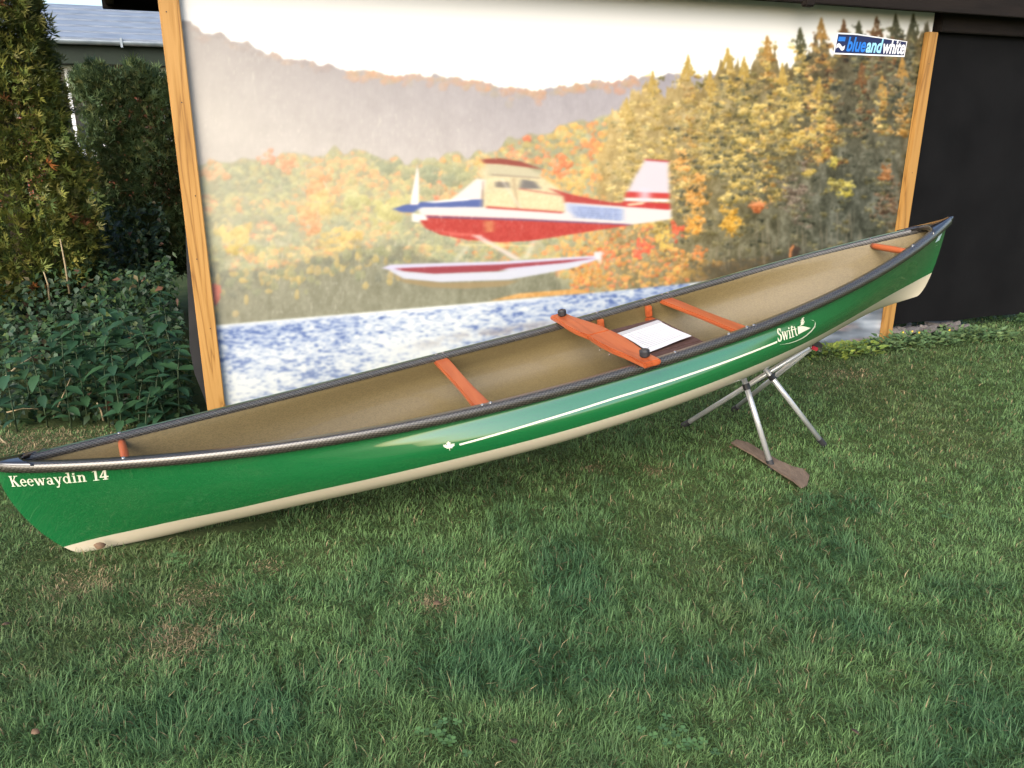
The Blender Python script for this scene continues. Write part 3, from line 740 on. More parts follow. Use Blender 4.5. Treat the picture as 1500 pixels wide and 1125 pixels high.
# ------------------------------------------------------------------ neighbour's house behind the hedge
G = at_depth(150, 62, 15.0)
house = empty('neighbour_house', (G[0], G[1], 0), (0, 0, WALL_ROT))
tag(house, 'low brick house with grey panelled roof and gutter showing above the hedge', 'house')
zg = float(G[2])
MB().box((0, 3.75, zg / 2 - 0.12), (17, 6.5, zg - 0.24)).build('wall', M['brick'], house)
for k in range(6):
    y0, y1 = -0.05 + 0.60 * k, -0.05 + 0.60 * (k + 1) + 0.03
    z0, z1 = zg + 0.03 + 0.155 * k + 0.012, zg + 0.03 + 0.155 * (k + 1)
    vs = [(-9, y0, z0 + .02), (9, y0, z0 + .02), (9, y1, z1 + .02), (-9, y1, z1 + .02), (-9, y0, z0 - .012), (9, y0, z0 - .012), (9, y1, z1 - .012), (-9, y1, z1 - .012)]
    MB().add(vs, [(0, 1, 2, 3), (7, 6, 5, 4), (0, 4, 5, 1), (1, 5, 6, 2), (2, 6, 7, 3), (3, 7, 4, 0)]).build('roof_panel', M['slate'], house)
MB().add([(-9, 3.55, zg + .95), (9, 3.55, zg + .95), (9, 7.3, zg), (-9, 7.3, zg), (-9, 3.55, zg + .9), (9, 3.55, zg + .9), (9, 7.3, zg - .05), (-9, 7.3, zg - .05)], [(0, 1, 2, 3), (7, 6, 5, 4), (0, 4, 5, 1), (1, 5, 6, 2), (2, 6, 7, 3), (3, 7, 4, 0)]).build('rear_roof', M['slate'], house)
gut = MB()
n = 9
vs = []
for x in (-9, 9):
    for r in (0.075, 0.068):
        for k in range(n):
            t = math.pi * k / (n - 1)
            vs.append((x, -0.11 - r * math.cos(t), zg + 0.02 - r * math.sin(t)))
fs = []
for k in range(n - 1):
    fs += [(k, k + 1, 2 * n + k + 1, 2 * n + k), (n + k, 3 * n + k, 3 * n + k + 1, n + k + 1)]
fs += [(0, 2 * n, 3 * n, n), (n - 1, 2 * n - 1, 4 * n - 1, 3 * n - 1)]
gut.add(vs, fs).build('gutter', M['gutter'], house, smooth=True)
for x in (-2.0, 0.3, 2.6):
    MB().box((x, -0.11, zg - 0.01), (0.035, 0.17, 0.15)).build('gutter_joint', M['gutter'], house)
MB().box((0, 0.06, zg - 0.18), (18, 0.04, 0.34)).build('fascia', M['green_paint'], house)  # dark board made taller; its lower part stands in for eave shade
MB().box((0, 0.29, zg - 0.34), (18, 0.41, 0.03)).build('soffit', M['green_paint'], house)
for wx in (-0.66, 1.35):
    wf = MB()
    for (cx_, cz_, w_, h__) in [(-.46, 0, .08, 1.5), (.46, 0, .08, 1.5), (0, .71, .84, .08), (0, -.71, .84, .08), (0, 0, .06, 1.34)]:
        wf.box((wx + cx_, 0.47, 1.72 + cz_), (w_, 0.06, h__))
    w_o = wf.build('window', M['white_paint'], house)
    for s in (-1, 1):
        MB().box((wx + s * .225, 0.475, 1.72), (.388, 0.02, 1.34)).build('pane', M['glass'], w_o)
    MB().box((wx, 0.42, 0.92), (1.1, 0.16, 0.06)).build('sill', M['white_paint'], w_o)

# ------------------------------------------------------------------ canoe hull surface
CL = 4.27
HW = dict(w=.3739, e1=2.0793, e2=2.9542, r1=.136, r2=.1659, g1=2.3266, g2=1.8137)
PV = np.array([0, .10, .2, .3, .4, .5, .6, .7, .8, .9, 1.0])
PYF = np.array([0, .34, .64, .86, .985, 1.05, 1.083, 1.086, 1.048, 1.008, 1.002])
PZF = np.array([0, .012, .045, .105, .20, .32, .45, .60, .75, .88, 1.0])
KU = np.array([-1, -.85, -.7, -.5, -.25, 0, .3, .5, .7, .85, 1.0])
KZ = np.array([-.006, -.026, -.018, .002, .020, .030, .042, .060, .090, .108, .120])
BU = np.array([-1, -.905, -.8125, -.6625, -.5325, -.33, -.075, .08, .25, .45, .62, .78, .92, 1.0])
BV = np.array([.30, .367, .417, .467, .517, .560, .575, .575, .585, .58, .545, .50, .47, .48])
def smooth_i(xs, ys, x):
    m = np.gradient(ys, xs); i = np.clip(np.searchsorted(xs, x) - 1, 0, len(xs) - 2)
    h = xs[i + 1] - xs[i]; t = (x - xs[i]) / h
    return (2 * t**3 - 3 * t**2 + 1) * ys[i] + (t**3 - 2 * t**2 + t) * h * m[i] + (-2 * t**3 + 3 * t**2) * ys[i + 1] + (t**3 - t**2) * h * m[i + 1]
def hull(u, v, side=-1):
    u, v = np.broadcast_arrays(np.asarray(u, float), np.asarray(v, float))
    au = np.abs(u); neg = u < 0
    zf = smooth_i(PV, PZF, v); yf = smooth_i(PV, PYF, v)
    q = np.clip(1 - zf, 0, 1)
    X = CL / 2 - np.where(neg, .10, .05) * q - np.where(neg, .14, .12) * (1 - np.sqrt(np.clip(1 - q**1.5, 0, 1)))
    zg_ = .30 + np.where(neg, HW['r1'], HW['r2']) * au**np.where(neg, HW['g1'], HW['g2'])
    rock = smooth_i(KU, KZ, u)
    z = rock + (zg_ - rock) * zf
    pg = np.where(neg, HW['e1'], HW['e2']); pk = np.where(neg, 1.55, 1.75)
    p = pk + (pg - pk) * np.clip(zf, 0, 1)**.8
    mixy = yf + (np.clip(zf, 0, 1)**.75 - yf) * au**4
    y = HW['w'] * mixy * (1 - au**p)
    x = u * X + np.where(neg, .075 * np.clip(zf, 0, 1)**3 * au**30, 0)
    return np.stack([x, side * y, z], -1)
CPOSE = dict(loc=(.1926, 3.2907, .2893), rot=(.0202, -.1594, .3166))
def canoe_world(P):
    Mx = np.array(Matrix.Translation(CPOSE['loc']) @ Euler(CPOSE['rot'], 'XYZ').to_matrix().to_4x4())
    P = np.asarray(P, float)
    return P @ Mx[:3, :3].T + Mx[:3, 3]

canoe = empty('canoe', CPOSE['loc'], CPOSE['rot'])
tag(canoe, 'long green canoe with cream bottom and tan interior, left end on the grass', 'canoe')

def grid_faces(nr, nc, off=0):
    i = (np.arange(nr - 1)[:, None] * nc + np.arange(nc - 1)[None]).ravel() + off
    return np.stack([i, i + 1, i + nc + 1, i + nc], 1)

UU = np.sin(np.linspace(-1, 1, 221) * math.pi / 2) * 0.35 + np.linspace(-1, 1, 221) * 0.65
BVu = smooth_i(BU, BV, UU)
nu = len(UU)
def strip(fr, side, inset=0.0):
    """rows = stations, columns = fractions fr of the way"""
    P = hull(UU[:, None], fr, side)
    return P
# topsides (green), both sides
tv = np.linspace(0, 1, 27)
Vs, Fs = [], []
for side in (-1, 1):
    P = hull(UU[:, None], BVu[:, None] + (1 - BVu[:, None]) * tv[None], side)
    F = grid_faces(nu, len(tv), len(Vs) * nu * len(tv))
    Vs.append(P.reshape(-1, 3)); Fs.append(F if side > 0 else F[:, ::-1])
np_mesh('hull', np.concatenate(Vs), np.concatenate(Fs), M['green_hull'], parent=canoe, smooth=True)
# bottom (cream)
lv = np.linspace(-1, 1, 45)
P = np.where(lv[None, :, None] < 0, hull(UU[:, None], BVu[:, None] * np.abs(lv)[None], -1), hull(UU[:, None], BVu[:, None] * np.abs(lv)[None], 1))
np_mesh('hull_bottom', P.reshape(-1, 3), grid_faces(nu, len(lv)), M['cream_hull'], parent=canoe, smooth=True)
# inner skin
iv = np.linspace(-.975, .975, 71)
ui = UU * 0.985
P = np.where(iv[None, :, None] < 0, hull(ui[:, None], np.abs(iv)[None], -1), hull(ui[:, None], np.abs(iv)[None], 1))
P = P.copy(); P[..., 1] *= (1 - 0.007 / 0.37); P[..., 1] -= np.sign(P[..., 1]) * np.minimum(0.006, np.abs(P[..., 1]) * 0.5); P[..., 2] += 0.006 * (1 - np.abs(iv)[None])
uvi = np.stack([np.broadcast_to(P[..., 0], P.shape[:2]), np.broadcast_to(iv[None] * 0.6, P.shape[:2])], -1)
np_mesh('interior', P.reshape(-1, 3), grid_faces(nu, len(iv))[:, ::-1], M['kevlar'], parent=canoe, smooth=True, uv=uvi.reshape(-1, 2))

# gunwales: a capping rail on each edge
GOFF = {-1: 0.008, 1: -0.010}
prof = [(-.017, -.018), (-.017, .004), (-.013, .0085), (.012, .0085), (.0175, .004), (.019, -.012), (.019, -.025), (.004, -.027)]
dist = np.concatenate([[0], np.cumsum([math.hypot(prof[i][0] - prof[i - 1][0], prof[i][1] - prof[i - 1][1]) for i in range(1, len(prof))]), [0.115]])
gun_o = {}
for side in (-1, 1):
    C = hull(UU, 1.0, side)
    T = np.gradient(C, axis=0); T /= np.linalg.norm(T, axis=1)[:, None]
    out = np.cross(T, [0, 0, 1]) * (1 if side < 0 else -1); out /= np.linalg.norm(out, axis=1)[:, None]
    s = np.concatenate([[0], np.cumsum(np.linalg.norm(np.diff(C, axis=0), axis=1))])
    rows, uvs = [], []
    taper = np.clip((1 - np.abs(UU)) / 0.02, 0.35, 1)
    for k, (d, z) in enumerate(prof + [prof[0]]):
        R = C + out * (d * np.where(d < 0, taper, 1.0))[:, None]
        if True:
            R = R.copy(); R[:, 2] += z + GOFF[side]
            R[:, 1] = np.where(side * R[:, 1] < 0.0005, side * 0.0005, R[:, 1])
        rows.append(R); uvs.append(np.stack([s, np.full(nu, dist[k])], -1))
    R = np.stack(rows, 1); U2 = np.stack(uvs, 1)
    F = grid_faces(nu, len(prof) + 1)
    gun_o[side] = np_mesh('gunwale', R.reshape(-1, 3), F if side < 0 else F[:, ::-1], M['carbon'], parent=canoe, smooth=False, uv=U2.reshape(-1, 2))

_G = hull(np.linspace(-1, 1, 4001), 1.0)
def gz(x, side=None):
    z = float(np.interp(x, _G[:, 0], _G[:, 2]))
    return z if side is None else z + GOFF[side]
def gy(x):
    return float(abs(np.interp(x, _G[:, 0], _G[:, 1])))

# deck plates
for sgn, x0 in ((-1, -1.975), (1, 1.995)):
    vs, fs, nn, mm = [], [], 14, 9
    for i in range(nn):
        f = i / (nn - 1)
        for j in range(mm):
            t = -1 + 2 * j / (mm - 1)
            xs = x0 + sgn * 0.05 * (abs(t) ** 2 - 1) * -0.0 - sgn * 0.055 * (abs(t) ** 2.2) * (1 - f)
            x = xs + (sgn * (CL / 2 + (0.012 if sgn > 0 else -0.063)) - xs) * f
            xx = min(abs(x), CL / 2) * sgn
            w = gy(xx) + 0.0195
            off = GOFF[-1] * (1 - t) / 2 + GOFF[1] * (1 + t) / 2
            vs.append((x, t * w, gz(xx) + off + 0.0098 + 0.012 * (1 - t * t) * (1 - 0.6 * f)))
    for i in range(nn - 1):
        for j in range(mm - 1):
            o = i * mm + j
            fs.append((o, o + 1, o + mm + 1, o + mm))
    b = len(vs)
    vs += [(x, y * 0.98, z - 0.022) for x, y, z in vs]
    fs += [tuple(k + b for k in f[::-1]) for f in fs[: (nn - 1) * (mm - 1)]]
    for j in range(mm - 1): fs.append((j + 1, j, b + j, b + j + 1)); o = (nn - 1) * mm + j; fs.append((o, o + 1, b + o + 1, b + o))
    for i in range(nn - 1):
        o = i * mm; fs.append((o, o + mm, b + o + mm, b + o)); o = i * mm + mm - 1; fs.append((o + mm, o, b + o, b + o + mm))
    MB().add(vs, fs).build('deck_plate', M['carbon_deck'], canoe, smooth=True).data.polygons.foreach_set('use_smooth', np.array([len(f) == 4 for f in fs]))

def bolt(x, side, dx):
    z = gz(x, side) + 0.0085
    y = side * (gy(x) - 0.003)
    MB().tube([(x + dx, y, z - 0.001), (x + dx, y, z + 0.003), (x + dx, y, z + 0.0045)], [0.0062, 0.0060, 0.003], 10).build('bolt', M['bolt'], canoe, smooth=False)

def cross_bar(name, x, half_w, th, drop, mid_w):
    yl, yr = -gy(x) + 0.004, gy(x) - 0.004
    outline = []
    ks = np.linspace(0, 1, 15)
    wid = [half_w + (mid_w - half_w) * math.sin(math.pi * k) ** 2 for k in ks]
    pts = [(x - w, yl + (yr - yl) * k) for k, w in zip(ks, wid)] + [(x + w, yl + (yr - yl) * k) for k, w in zip(ks[::-1], wid[::-1])]
    b = MB().prism(pts, 0, th)
    zl, zr = gz(x, -1) - drop, gz(x, 1) - drop
    b.v = [(px_, py_, pz_ + zl + (zr - zl) * (py_ - yl) / (yr - yl)) for px_, py_, pz_ in b.v]
    o = b.build(name, M['cherry'], canoe, bevel=0.006)
    return o
for x in (-0.347, 0.795):
    cross_bar('thwart', x, 0.034, 0.020, 0.036, 0.029)
    for side in (-1, 1):
        for dx in (-0.016, 0.016): bolt(x, side, dx)
for xn, xf in ((-1.625, -1.675), (1.79, 1.81)):
    n_ = 9
    A = Vector((xn, -gy(xn) + 0.022, gz(xn, -1) - 0.026)); B = Vector((xf, gy(xf) - 0.020, gz(xf, 1) - 0.026))
    MB().tube([A + (B - A) * (k / n_) for k in range(n_ + 1)], [0.0135 + 0.002 * math.sin(math.pi * k / n_) for k in range(n_ + 1)], 12).build('carry_handle', M['cherry'], canoe, smooth=True)
    bolt(xn, -1, 0.0); bolt(xf, 1, 0.0)
# bulkhead of the float tank at the high end
ub = 0.90
vv = np.linspace(0, 0.80, 14)
A = hull(np.full(14, ub), vv, -1); B = hull(np.full(14, ub), vv, 1)
vs = [(p[0] - 0.10 * (1 - k / 13) * 0.5, p[1] * 0.94, p[2] + 0.006) for k, p in enumerate(A)] + [(p[0] - 0.10 * (1 - k / 13) * 0.5, p[1] * 0.94, p[2] + 0.006) for k, p in enumerate(B)]
top = [(p[0] + 0.16, p[1] * 0.25, p[2]) for p in (vs[13], vs[27])]
MB().add(vs + top, [(k, k + 1, 14 + k + 1, 14 + k) for k in range(13)] + [(13, 28, 29, 27)]).build('float_tank', M['kevlar'], canoe, smooth=True)
MB().box((1.73, -0.02, 0.315), (0.028, 0.022, 0.022)).build('foam_pad', M['rubber'], canoe, bevel=0.006)

# seat hung below the gunwales
SX0, SX1 = 0.440, 0.690
szl = 0.30 - 0.076
seat = MB()
for x in (SX0, SX1):
    seat.box((x, 0, szl), (0.036, 2 * gy(x) - 0.035, 0.020))
for y in (-0.272, 0.272):
    seat.box(((SX0 + SX1) / 2, y, szl + 0.001), (SX1 - SX0 - 0.037, 0.034, 0.018))
seat_o = seat.build('seat', M['cherry'], canoe, bevel=0.004)
for x in (SX0, SX1):
    for side in (-1, 1):
        MB().box((x, side * (gy(x) - 0.030), (szl + gz(x) + GOFF[side]) / 2 - 0.002), (0.030, 0.022, gz(x) + GOFF[side] - szl - 0.034)).build('seat_hanger', M['cherry'], seat_o, bevel=0.003)
        bolt(x, side, 0.0)
for k in range(7):
    MB().box((SX0 - 0.012 + (SX1 - SX0 + 0.024) * (k + 0.5) / 7, 0, szl + 0.0125), ((SX1 - SX0 + 0.024) / 7 - 0.006, 0.56, 0.003)).build('webbing_strap', M['webbing'], seat_o)
for k in range(11):
    MB().box(((SX0 + SX1) / 2, -0.25 + 0.05 * k, szl + 0.0165), (SX1 - SX0 + 0.02, 0.042, 0.003)).build('webbing_strap', M['webbing'], seat_o)

CMAT = Matrix.Translation(CPOSE['loc']) @ Euler(CPOSE['rot'], 'XYZ').to_matrix().to_4x4()
CINV = CMAT.inverted()
def canoe_plane(px, py, zl):
    o = CINV @ Vector((0, 0, CAMH)); d = CINV.to_3x3() @ Vector(ray(px, py))
    return o + d * ((zl - o.z) / d.z)

# decals on the near side: points given as (u, v) on the hull
class Decal:
    def __init__(self, lift=0.0012):
        self.mb = MB(); self.lift = lift; self.k = 0
    def face(self, uvp):
        uvp = np.array(uvp, float)
        P = hull(uvp[:, 0], uvp[:, 1], -1)
        e = 1e-3
        du = hull(uvp[:, 0] + e, uvp[:, 1], -1) - P; dv = hull(uvp[:, 0], uvp[:, 1] + e, -1) - P
        nn = np.cross(du, dv); nn /= np.linalg.norm(nn, axis=1)[:, None]
        nn *= np.where(nn[:, 1] < 0, 1, -1)[:, None]
        P = P + nn * (self.lift + 0.00012 * (self.k % 5)); self.k += 1
        self.mb.add(P, [tuple(range(len(P)))])
    def build(self, name, mat=None):
        me_o = self.mb.build(name, mat or M['decal'], canoe)
        return me_o
def g_rect(x0, y0, x1, y1): return [[(x0, y0), (x1, y0), (x1, y1), (x0, y1)]]
def g_diag(x0, y0, x1, y1, w): return [[(x0 - w / 2, y0), (x0 + w / 2, y0), (x1 + w / 2, y1), (x1 - w / 2, y1)]]
def g_arc(cx, cy, rx, ry, a0, a1, wx, wy, n=16):
    out = []
    for k in range(n):
        q = []
        for kk, s in ((k, 0), (k + 1, 0), (k + 1, 1), (k, 1)):
            t = math.radians(a0 + (a1 - a0) * kk / n); c_, s_ = math.cos(t), math.sin(t)
            q.append((cx + c_ * (rx - (wx if s else 0)), cy + s_ * (ry - (wy if s else 0))))
        out.append(q)
    return out
GL = {
 'K': (.84, g_rect(.08, .0, .25, 1) + g_rect(0, 0, .34, .07) + g_rect(0, .93, .34, 1) + g_diag(.28, .44, .62, 1, .10) + g_diag(.66, 0, .36, .58, .21) + g_rect(.46, .93, .80, 1) + g_rect(.50, 0, .86, .07)),
 'e': (.53, g_arc(.27, .33, .26, .345, 8, 325, .13, .07) + g_rect(.10, .33, .52, .40)),
 'w': (.88, g_diag(.27, 0, .11, .66, .15) + g_diag(.28, 0, .43, .62, .07) + g_diag(.59, 0, .43, .64, .15) + g_diag(.60, 0, .76, .66, .07) + g_rect(0, .60, .25, .66) + g_rect(.64, .60, .88, .66)),
 'a': (.54, g_arc(.22, .19, .21, .20, 0, 360, .12, .07) + g_rect(.33, .02, .46, .48) + g_arc(.26, .46, .20, .21, 0, 165, .13, .07) + g_rect(.40, 0, .53, .07)),
 'y': (.62, g_diag(.33, 0, .10, .66, .15) + g_diag(.20, -.30, .50, .66, .08) + g_rect(0, .60, .25, .66) + g_rect(.38, .60, .62, .66) + g_rect(.04, -.32, .20, -.22)),
 'd': (.62, g_arc(.25, .33, .25, .345, 0, 360, .13, .07) + g_rect(.38, 0, .52, 1) + g_rect(.28, .94, .50, 1) + g_rect(.40, 0, .62, .06)),
 'i': (.34, g_rect(.10, 0, .24, .66) + g_rect(.0, 0, .34, .06) + g_rect(.02, .60, .22, .66) + g_rect(.09, .76, .25, .92)),
 'n': (.70, g_rect(.10, 0, .24, .66) + g_arc(.37, .44, .20, .22, 0, 170, .14, .07) + g_rect(.43, 0, .57, .46) + g_rect(.0, 0, .31, .06) + g_rect(.36, 0, .67, .06) + g_rect(.02, .60, .22, .66)),
 '1': (.48, g_rect(.16, 0, .33, 1) + g_rect(.02, 0, .47, .06) + g_diag(.02, .82, .20, .96, .10)),
 '4': (.64, g_diag(.06, .30, .38, 1, .10) + g_rect(.0, .22, .64, .33) + g_rect(.32, 0, .49, 1) + g_rect(.22, 0, .60, .06)),
 'S': (.58, g_arc(.29, .74, .25, .27, 15, 255, .16, .09) + g_arc(.27, .26, .28, .27, -165, 85, .17, .09) + g_diag(.42, .40, .16, .62, .17) + g_rect(.46, .70, .53, .96) + g_rect(.01, .05, .08, .30)),
 'f': (.44, g_rect(.12, 0, .27, .80) + g_arc(.30, .78, .18, .22, 10, 175, .15, .08) + g_rect(.02, .59, .42, .67) + g_rect(.03, 0, .38, .06)),
 't': (.42, g_rect(.12, .08, .27, .90) + g_rect(.01, .59, .40, .67) + g_arc(.27, .14, .15, .14, 180, 330, .15, .08)),
 ' ': (.34, []),
}
def lettering(name, text, bl, br, tl, tr, gap=.035, slant=0.0, part=None):
    adv = sum(GL[c][0] + gap for c in text) - gap
    d = Decal(); x = 0.0
    for i_c, c in enumerate(text):
        if part and not part[0] <= i_c < part[1]:
            x += GL[c][0] + gap
            continue
        for q in GL[c][1]:
            pts = []
            for (gx_l, gy_l) in q:
                s = (x + gx_l + slant * gy_l) / adv; t = gy_l
                b0 = np.array(bl) * (1 - s) + np.array(br) * s; t0 = np.array(tl) * (1 - s) + np.array(tr) * s
                pts.append(b0 + (t0 - b0) * t)
            d.face(pts)
        x += GL[c][0] + gap
    return d.build(name)
for nm_, pt_ in (('model_lettering', (0, 9)), ('model_number', (10, 12))):
    lettering(nm_, 'Keewaydin 14', (-.9738, .825), (-.805, .858), (-.9650, .912), (-.7937, .950), part=pt_)
lettering('maker_lettering', 'Swift', (.4385, .742), (.4925, .720), (.4350, .890), (.4835, .835), gap=.0)
# pinstripe
d = Decal()
us = np.linspace(-.2300, .4365, 70); vsn = np.interp(us, [-.2312, -.08, .0725, .25, .4375], [.708, .738, .757, .757, .750])
for i in range(69):
    h_ = 0.0085
    d.face([(us[i], vsn[i] - h_), (us[i + 1], vsn[i + 1] - h_), (us[i + 1], vsn[i + 1] + h_), (us[i], vsn[i] + h_)])
d.build('pinstripe')
# maple leaf
half = [(0, 1.0), (.16, .68), (.30, .76), (.22, .30), (.46, .52), (.52, .40), (.80, .46), (.70, .22), (.80, .14), (.36, -.22), (.42, -.36), (.04, -.30), (.05, -.72)]
lf = half + [(-x, y) for x, y in half[::-1][:-1]]
d = Decal()
def leaf_uv(x, y):
    a = math.radians(-8); X_, Y_ = x * math.cos(a) - y * math.sin(a), x * math.sin(a) + y * math.cos(a)
    return (-.2485 + X_ * .0130, .712 + Y_ * .048)
for i in range(len(lf)):
    d.face([leaf_uv(0, .1), leaf_uv(*lf[i]), leaf_uv(*lf[(i + 1) % len(lf)])])
d.build('maple_leaf_emblem')
# hill, tree and swoosh beside the maker's name
d = Decal()
d.face([(.4930, .728), (.5270, .733), (.5040, .790), (.4890, .812)])
rs = np.random.default_rng(5)
for k in range(9):
    v0 = .805 + .0085 * k; w = (.0068 if k % 2 == 0 else .0040) * (1 - .05 * k); sh = .0012 * (k % 3 - 1)
    d.face([(.5015 - w + sh, v0), (.5015 + w + sh, v0 + .003), (.5015 + w * .5 + sh, v0 + .014), (.5015 - w * .6 + sh, v0 + .010)])
ctrl = [(.4438, .712), (.458, .692), (.474, .676), (.490, .666), (.506, .664), (.520, .674), (.532, .697), (.539, .730), (.5385, .765), (.533, .795), (.5245, .818)]
for i in range(len(ctrl) - 1):
    w0, w1 = [0.0012 + 0.0085 * math.sin(math.pi * (k / (len(ctrl) - 1)) ** 1.3) for k in (i, i + 1)]
    n0 = 0.5 if i < 6 else 0.1
    d.face([(ctrl[i][0] + w0 * .14, ctrl[i][1] - w0 * .7), (ctrl[i + 1][0] + w1 * .14, ctrl[i + 1][1] - w1 * .7), (ctrl[i + 1][0] - w1 * .14, ctrl[i + 1][1] + w1 * .7), (ctrl[i][0] - w0 * .14, ctrl[i][1] + w0 * .7)])
d.build('maker_emblem')
d = Decal()
d.face([(.958, .830), (.977, .822), (.984, .915), (.966, .925)])
d.build('small_sticker', M['pale_sticker'])
d = Decal()
for k in range(7):
    d.face([(.912 + .0045 * k, .948 - .004 * k), (.9152 + .0045 * k, .945 - .004 * k), (.9158 + .0045 * k, .962 - .004 * k), (.9126 + .0045 * k, .965 - .004 * k)])
d.build('serial_marks', M['pale_sticker'])

# ------------------------------------------------------------------ clamp-on portage yoke resting across the gunwales
YX = 0.285
yz = 0.30 + 0.0095
yk = empty('portage_yoke', CMAT @ Vector((YX, 0, yz)), CPOSE['rot'])
tag(yk, 'orange wooden portage yoke clamped across the canoe with two black knobs', 'yoke')
ys = np.linspace(-0.445, 0.445, 41)
def hwid(y, s):
    a = abs(y)
    base = float(np.interp(a, [0, .05, .12, .22, .30, .36, .445], [.058, .060, .061, .055, .045, .041, .039]))
    return base * (0.92 if s > 0 else 1.0) - (0.004 * math.exp(-(y / .05) ** 2) if s < 0 else 0)
tiltz = lambda y: (GOFF[1] - GOFF[-1]) * (y + .37) / .74 + GOFF[-1] + 0.004
yoke_x = lambda y: -0.018 * (y / 0.44)
for lo, hi in ((-0.445, -0.002), (0.002, 0.445)):
    yy = np.linspace(lo, hi, 22)
    b = MB().prism([(yoke_x(y) - hwid(y, -1), y) for y in yy] + [(yoke_x(y) + hwid(y, 1), y) for y in yy[::-1]], 0.0, 0.024)
    b.v = [(x, y, z + tiltz(y) + 0.010 * math.exp(-(y / .2) ** 2)) for x, y, z in b.v]
    b.build('yoke_half', M['cherry'], yk, bevel=0.006)
b = MB().prism([(yoke_x(y) - 0.020, y) for y in np.linspace(-.35, .06, 12)] + [(yoke_x(y) + 0.020, y) for y in np.linspace(.06, -.35, 12)], -0.020, -0.001)
b.v = [(x, y, z + tiltz(y) + 0.010 * math.exp(-(y / .2) ** 2)) for x, y, z in b.v]
b.build('clamp_strip', M['rubber'], yk, bevel=0.003)
for y in (-0.385, 0.385):
    k_ = MB()
    z0 = tiltz(y) + 0.0245
    k_.tube([(yoke_x(y), y, z0), (yoke_x(y), y, z0 + .004), (yoke_x(y), y, z0 + .007), (yoke_x(y), y, z0 + .026), (yoke_x(y), y, z0 + .031)], [.014, .016, .0215, .0215, .017], 8)
    k_.build('clamp_knob', M['rubber'], yk, bevel=0.0015)
for y in (-0.12, -0.2):
    MB().tube([(yoke_x(y) - .058, y, tiltz(y) + .0), (yoke_x(y) - .062, y, tiltz(y) + .0)], 0.005, 8).build('bolt', M['bolt'], yk)

# ------------------------------------------------------------------ paper in a sleeve on the seat
ZP = szl + 0.024
c4 = [canoe_plane(905, 489, ZP), canoe_plane(963, 470, ZP), canoe_plane(1013, 494, ZP + .006)]
c4.append(c4[0] + (c4[2] - c4[1]))
doc = empty('document', CMAT @ Vector(c4[0]), CPOSE['rot'])
tag(doc, 'white paper sheet in a clear sleeve lying on the canoe seat', 'paper')
O = c4[0]; ex = c4[1] - c4[0]; ey = c4[2] - c4[1]
def sheet(name, a0, a1, b0, b1, lift, mat):
    n_ = 9; vs, fs = [], []
    for i in range(n_):
        for j in range(n_):
            s, t = a0 + (a1 - a0) * i / (n_ - 1), b0 + (b1 - b0) * j / (n_ - 1)
            p = ex * s + ey * t
            vs.append((p.x, p.y, p.z + lift + 0.004 * math.sin(3 * s + 5 * t) * t))
    for i in range(n_ - 1):
        for j in range(n_ - 1):
            o = i * n_ + j; fs.append((o, o + 1, o + n_ + 1, o + n_))
    b = len(vs); vs += [(x, y, z - 0.0012) for x, y, z in vs]
    fs += [tuple(k + b for k in f[::-1]) for f in fs]
    edge = [i * n_ for i in range(n_)] + [(n_ - 1) * n_ + j for j in range(1, n_)] + [i * n_ + n_ - 1 for i in range(n_ - 2, -1, -1)] + [j for j in range(n_ - 2, 0, -1)]
    for k in range(len(edge)):
        e0, e1 = edge[k], edge[(k + 1) % len(edge)]; fs.append((e0, e1, b + e1, b + e0))
    return MB().add(vs, fs).build(name, mat, doc, smooth=False)
sheet('paper_sheet', 0, 1, 0.13, 1, 0.003, M['paper'])
sheet('binding_strip', -0.01, 1.01, 0.0, 0.125, 0.004, M['sleeve'])
for k in range(11):
    tt = 0.24 + 0.06 * k
    o_ = sheet('text_line', 0.08, 0.9 - 0.13 * ((k * 7) % 5) / 4, tt, tt + 0.016, 0.0046, M['sleeve'])

# ------------------------------------------------------------------ folding stand under the high end
stand = empty('canoe_stand', on_ground(1105, 640))
tag(stand, 'folding aluminium stand with four splayed legs holding up the canoe', 'stand')
so = Vector(stand.location)
FT = {'A': on_ground(1000, 624), 'B': on_ground(1075, 600), 'C': on_ground(1131, 687), 'D': on_ground(1207, 652)}
TOP1 = np.array([1.47, 3.715, .515]); TC = np.array([1.100, 3.545, .430]); TD = np.array([1.235, 3.69, .430])
def leg(a, b, r=0.0128, foot=0.045):
    a, b = Vector(a) - so, Vector(b) - so
    d = (b - a).normalized()
    o = MB().tube([a + d * foot * 0.6, b], r, 14).build('leg', M['alu'], stand, smooth=True)
    f = MB().tube([a - d * 0.004, a + d * 0.004, a + d * foot], [r * 1.1, r * 1.3, r * 1.22], 14).build('rubber_foot', M['rubber'], o, smooth=False)
    return o
side_off = np.array([0.012, 0.010, 0])
leg(FT['A'], TOP1 - side_off); leg(FT['B'], TOP1 + side_off); leg(FT['C'], TC); leg(FT['D'], TD)
MB().tube([Vector(TC) - so, Vector(TD) - so], 0.010, 12).build('cross_tube', M['alu'], stand, smooth=True)
MB().tube([Vector(TC) - so + Vector((-.10, -.05, .012)), Vector(TC) - so + Vector((0, 0, .010)), Vector(TD) - so + Vector((0, 0, .010)), Vector(TOP1) - so + Vector((0, 0, .012))], 0.004, 6).build('sling_cord', M['rubber'], stand)
def mid_joint(a, b, f):
    p = Vector(a) * (1 - f) + Vector(b) * f - so; d = (Vector(b) - Vector(a)).normalized()
    MB().tube([p - d * .014, p + d * .014], 0.0165, 12).build('joint', M['rubber'], stand)
mid_joint(FT['A'], TOP1, .62); mid_joint(FT['B'], TOP1, .56); mid_joint(FT['C'], TC, .87); mid_joint(FT['D'], TD, .86)
tp = Vector(TOP1) - so
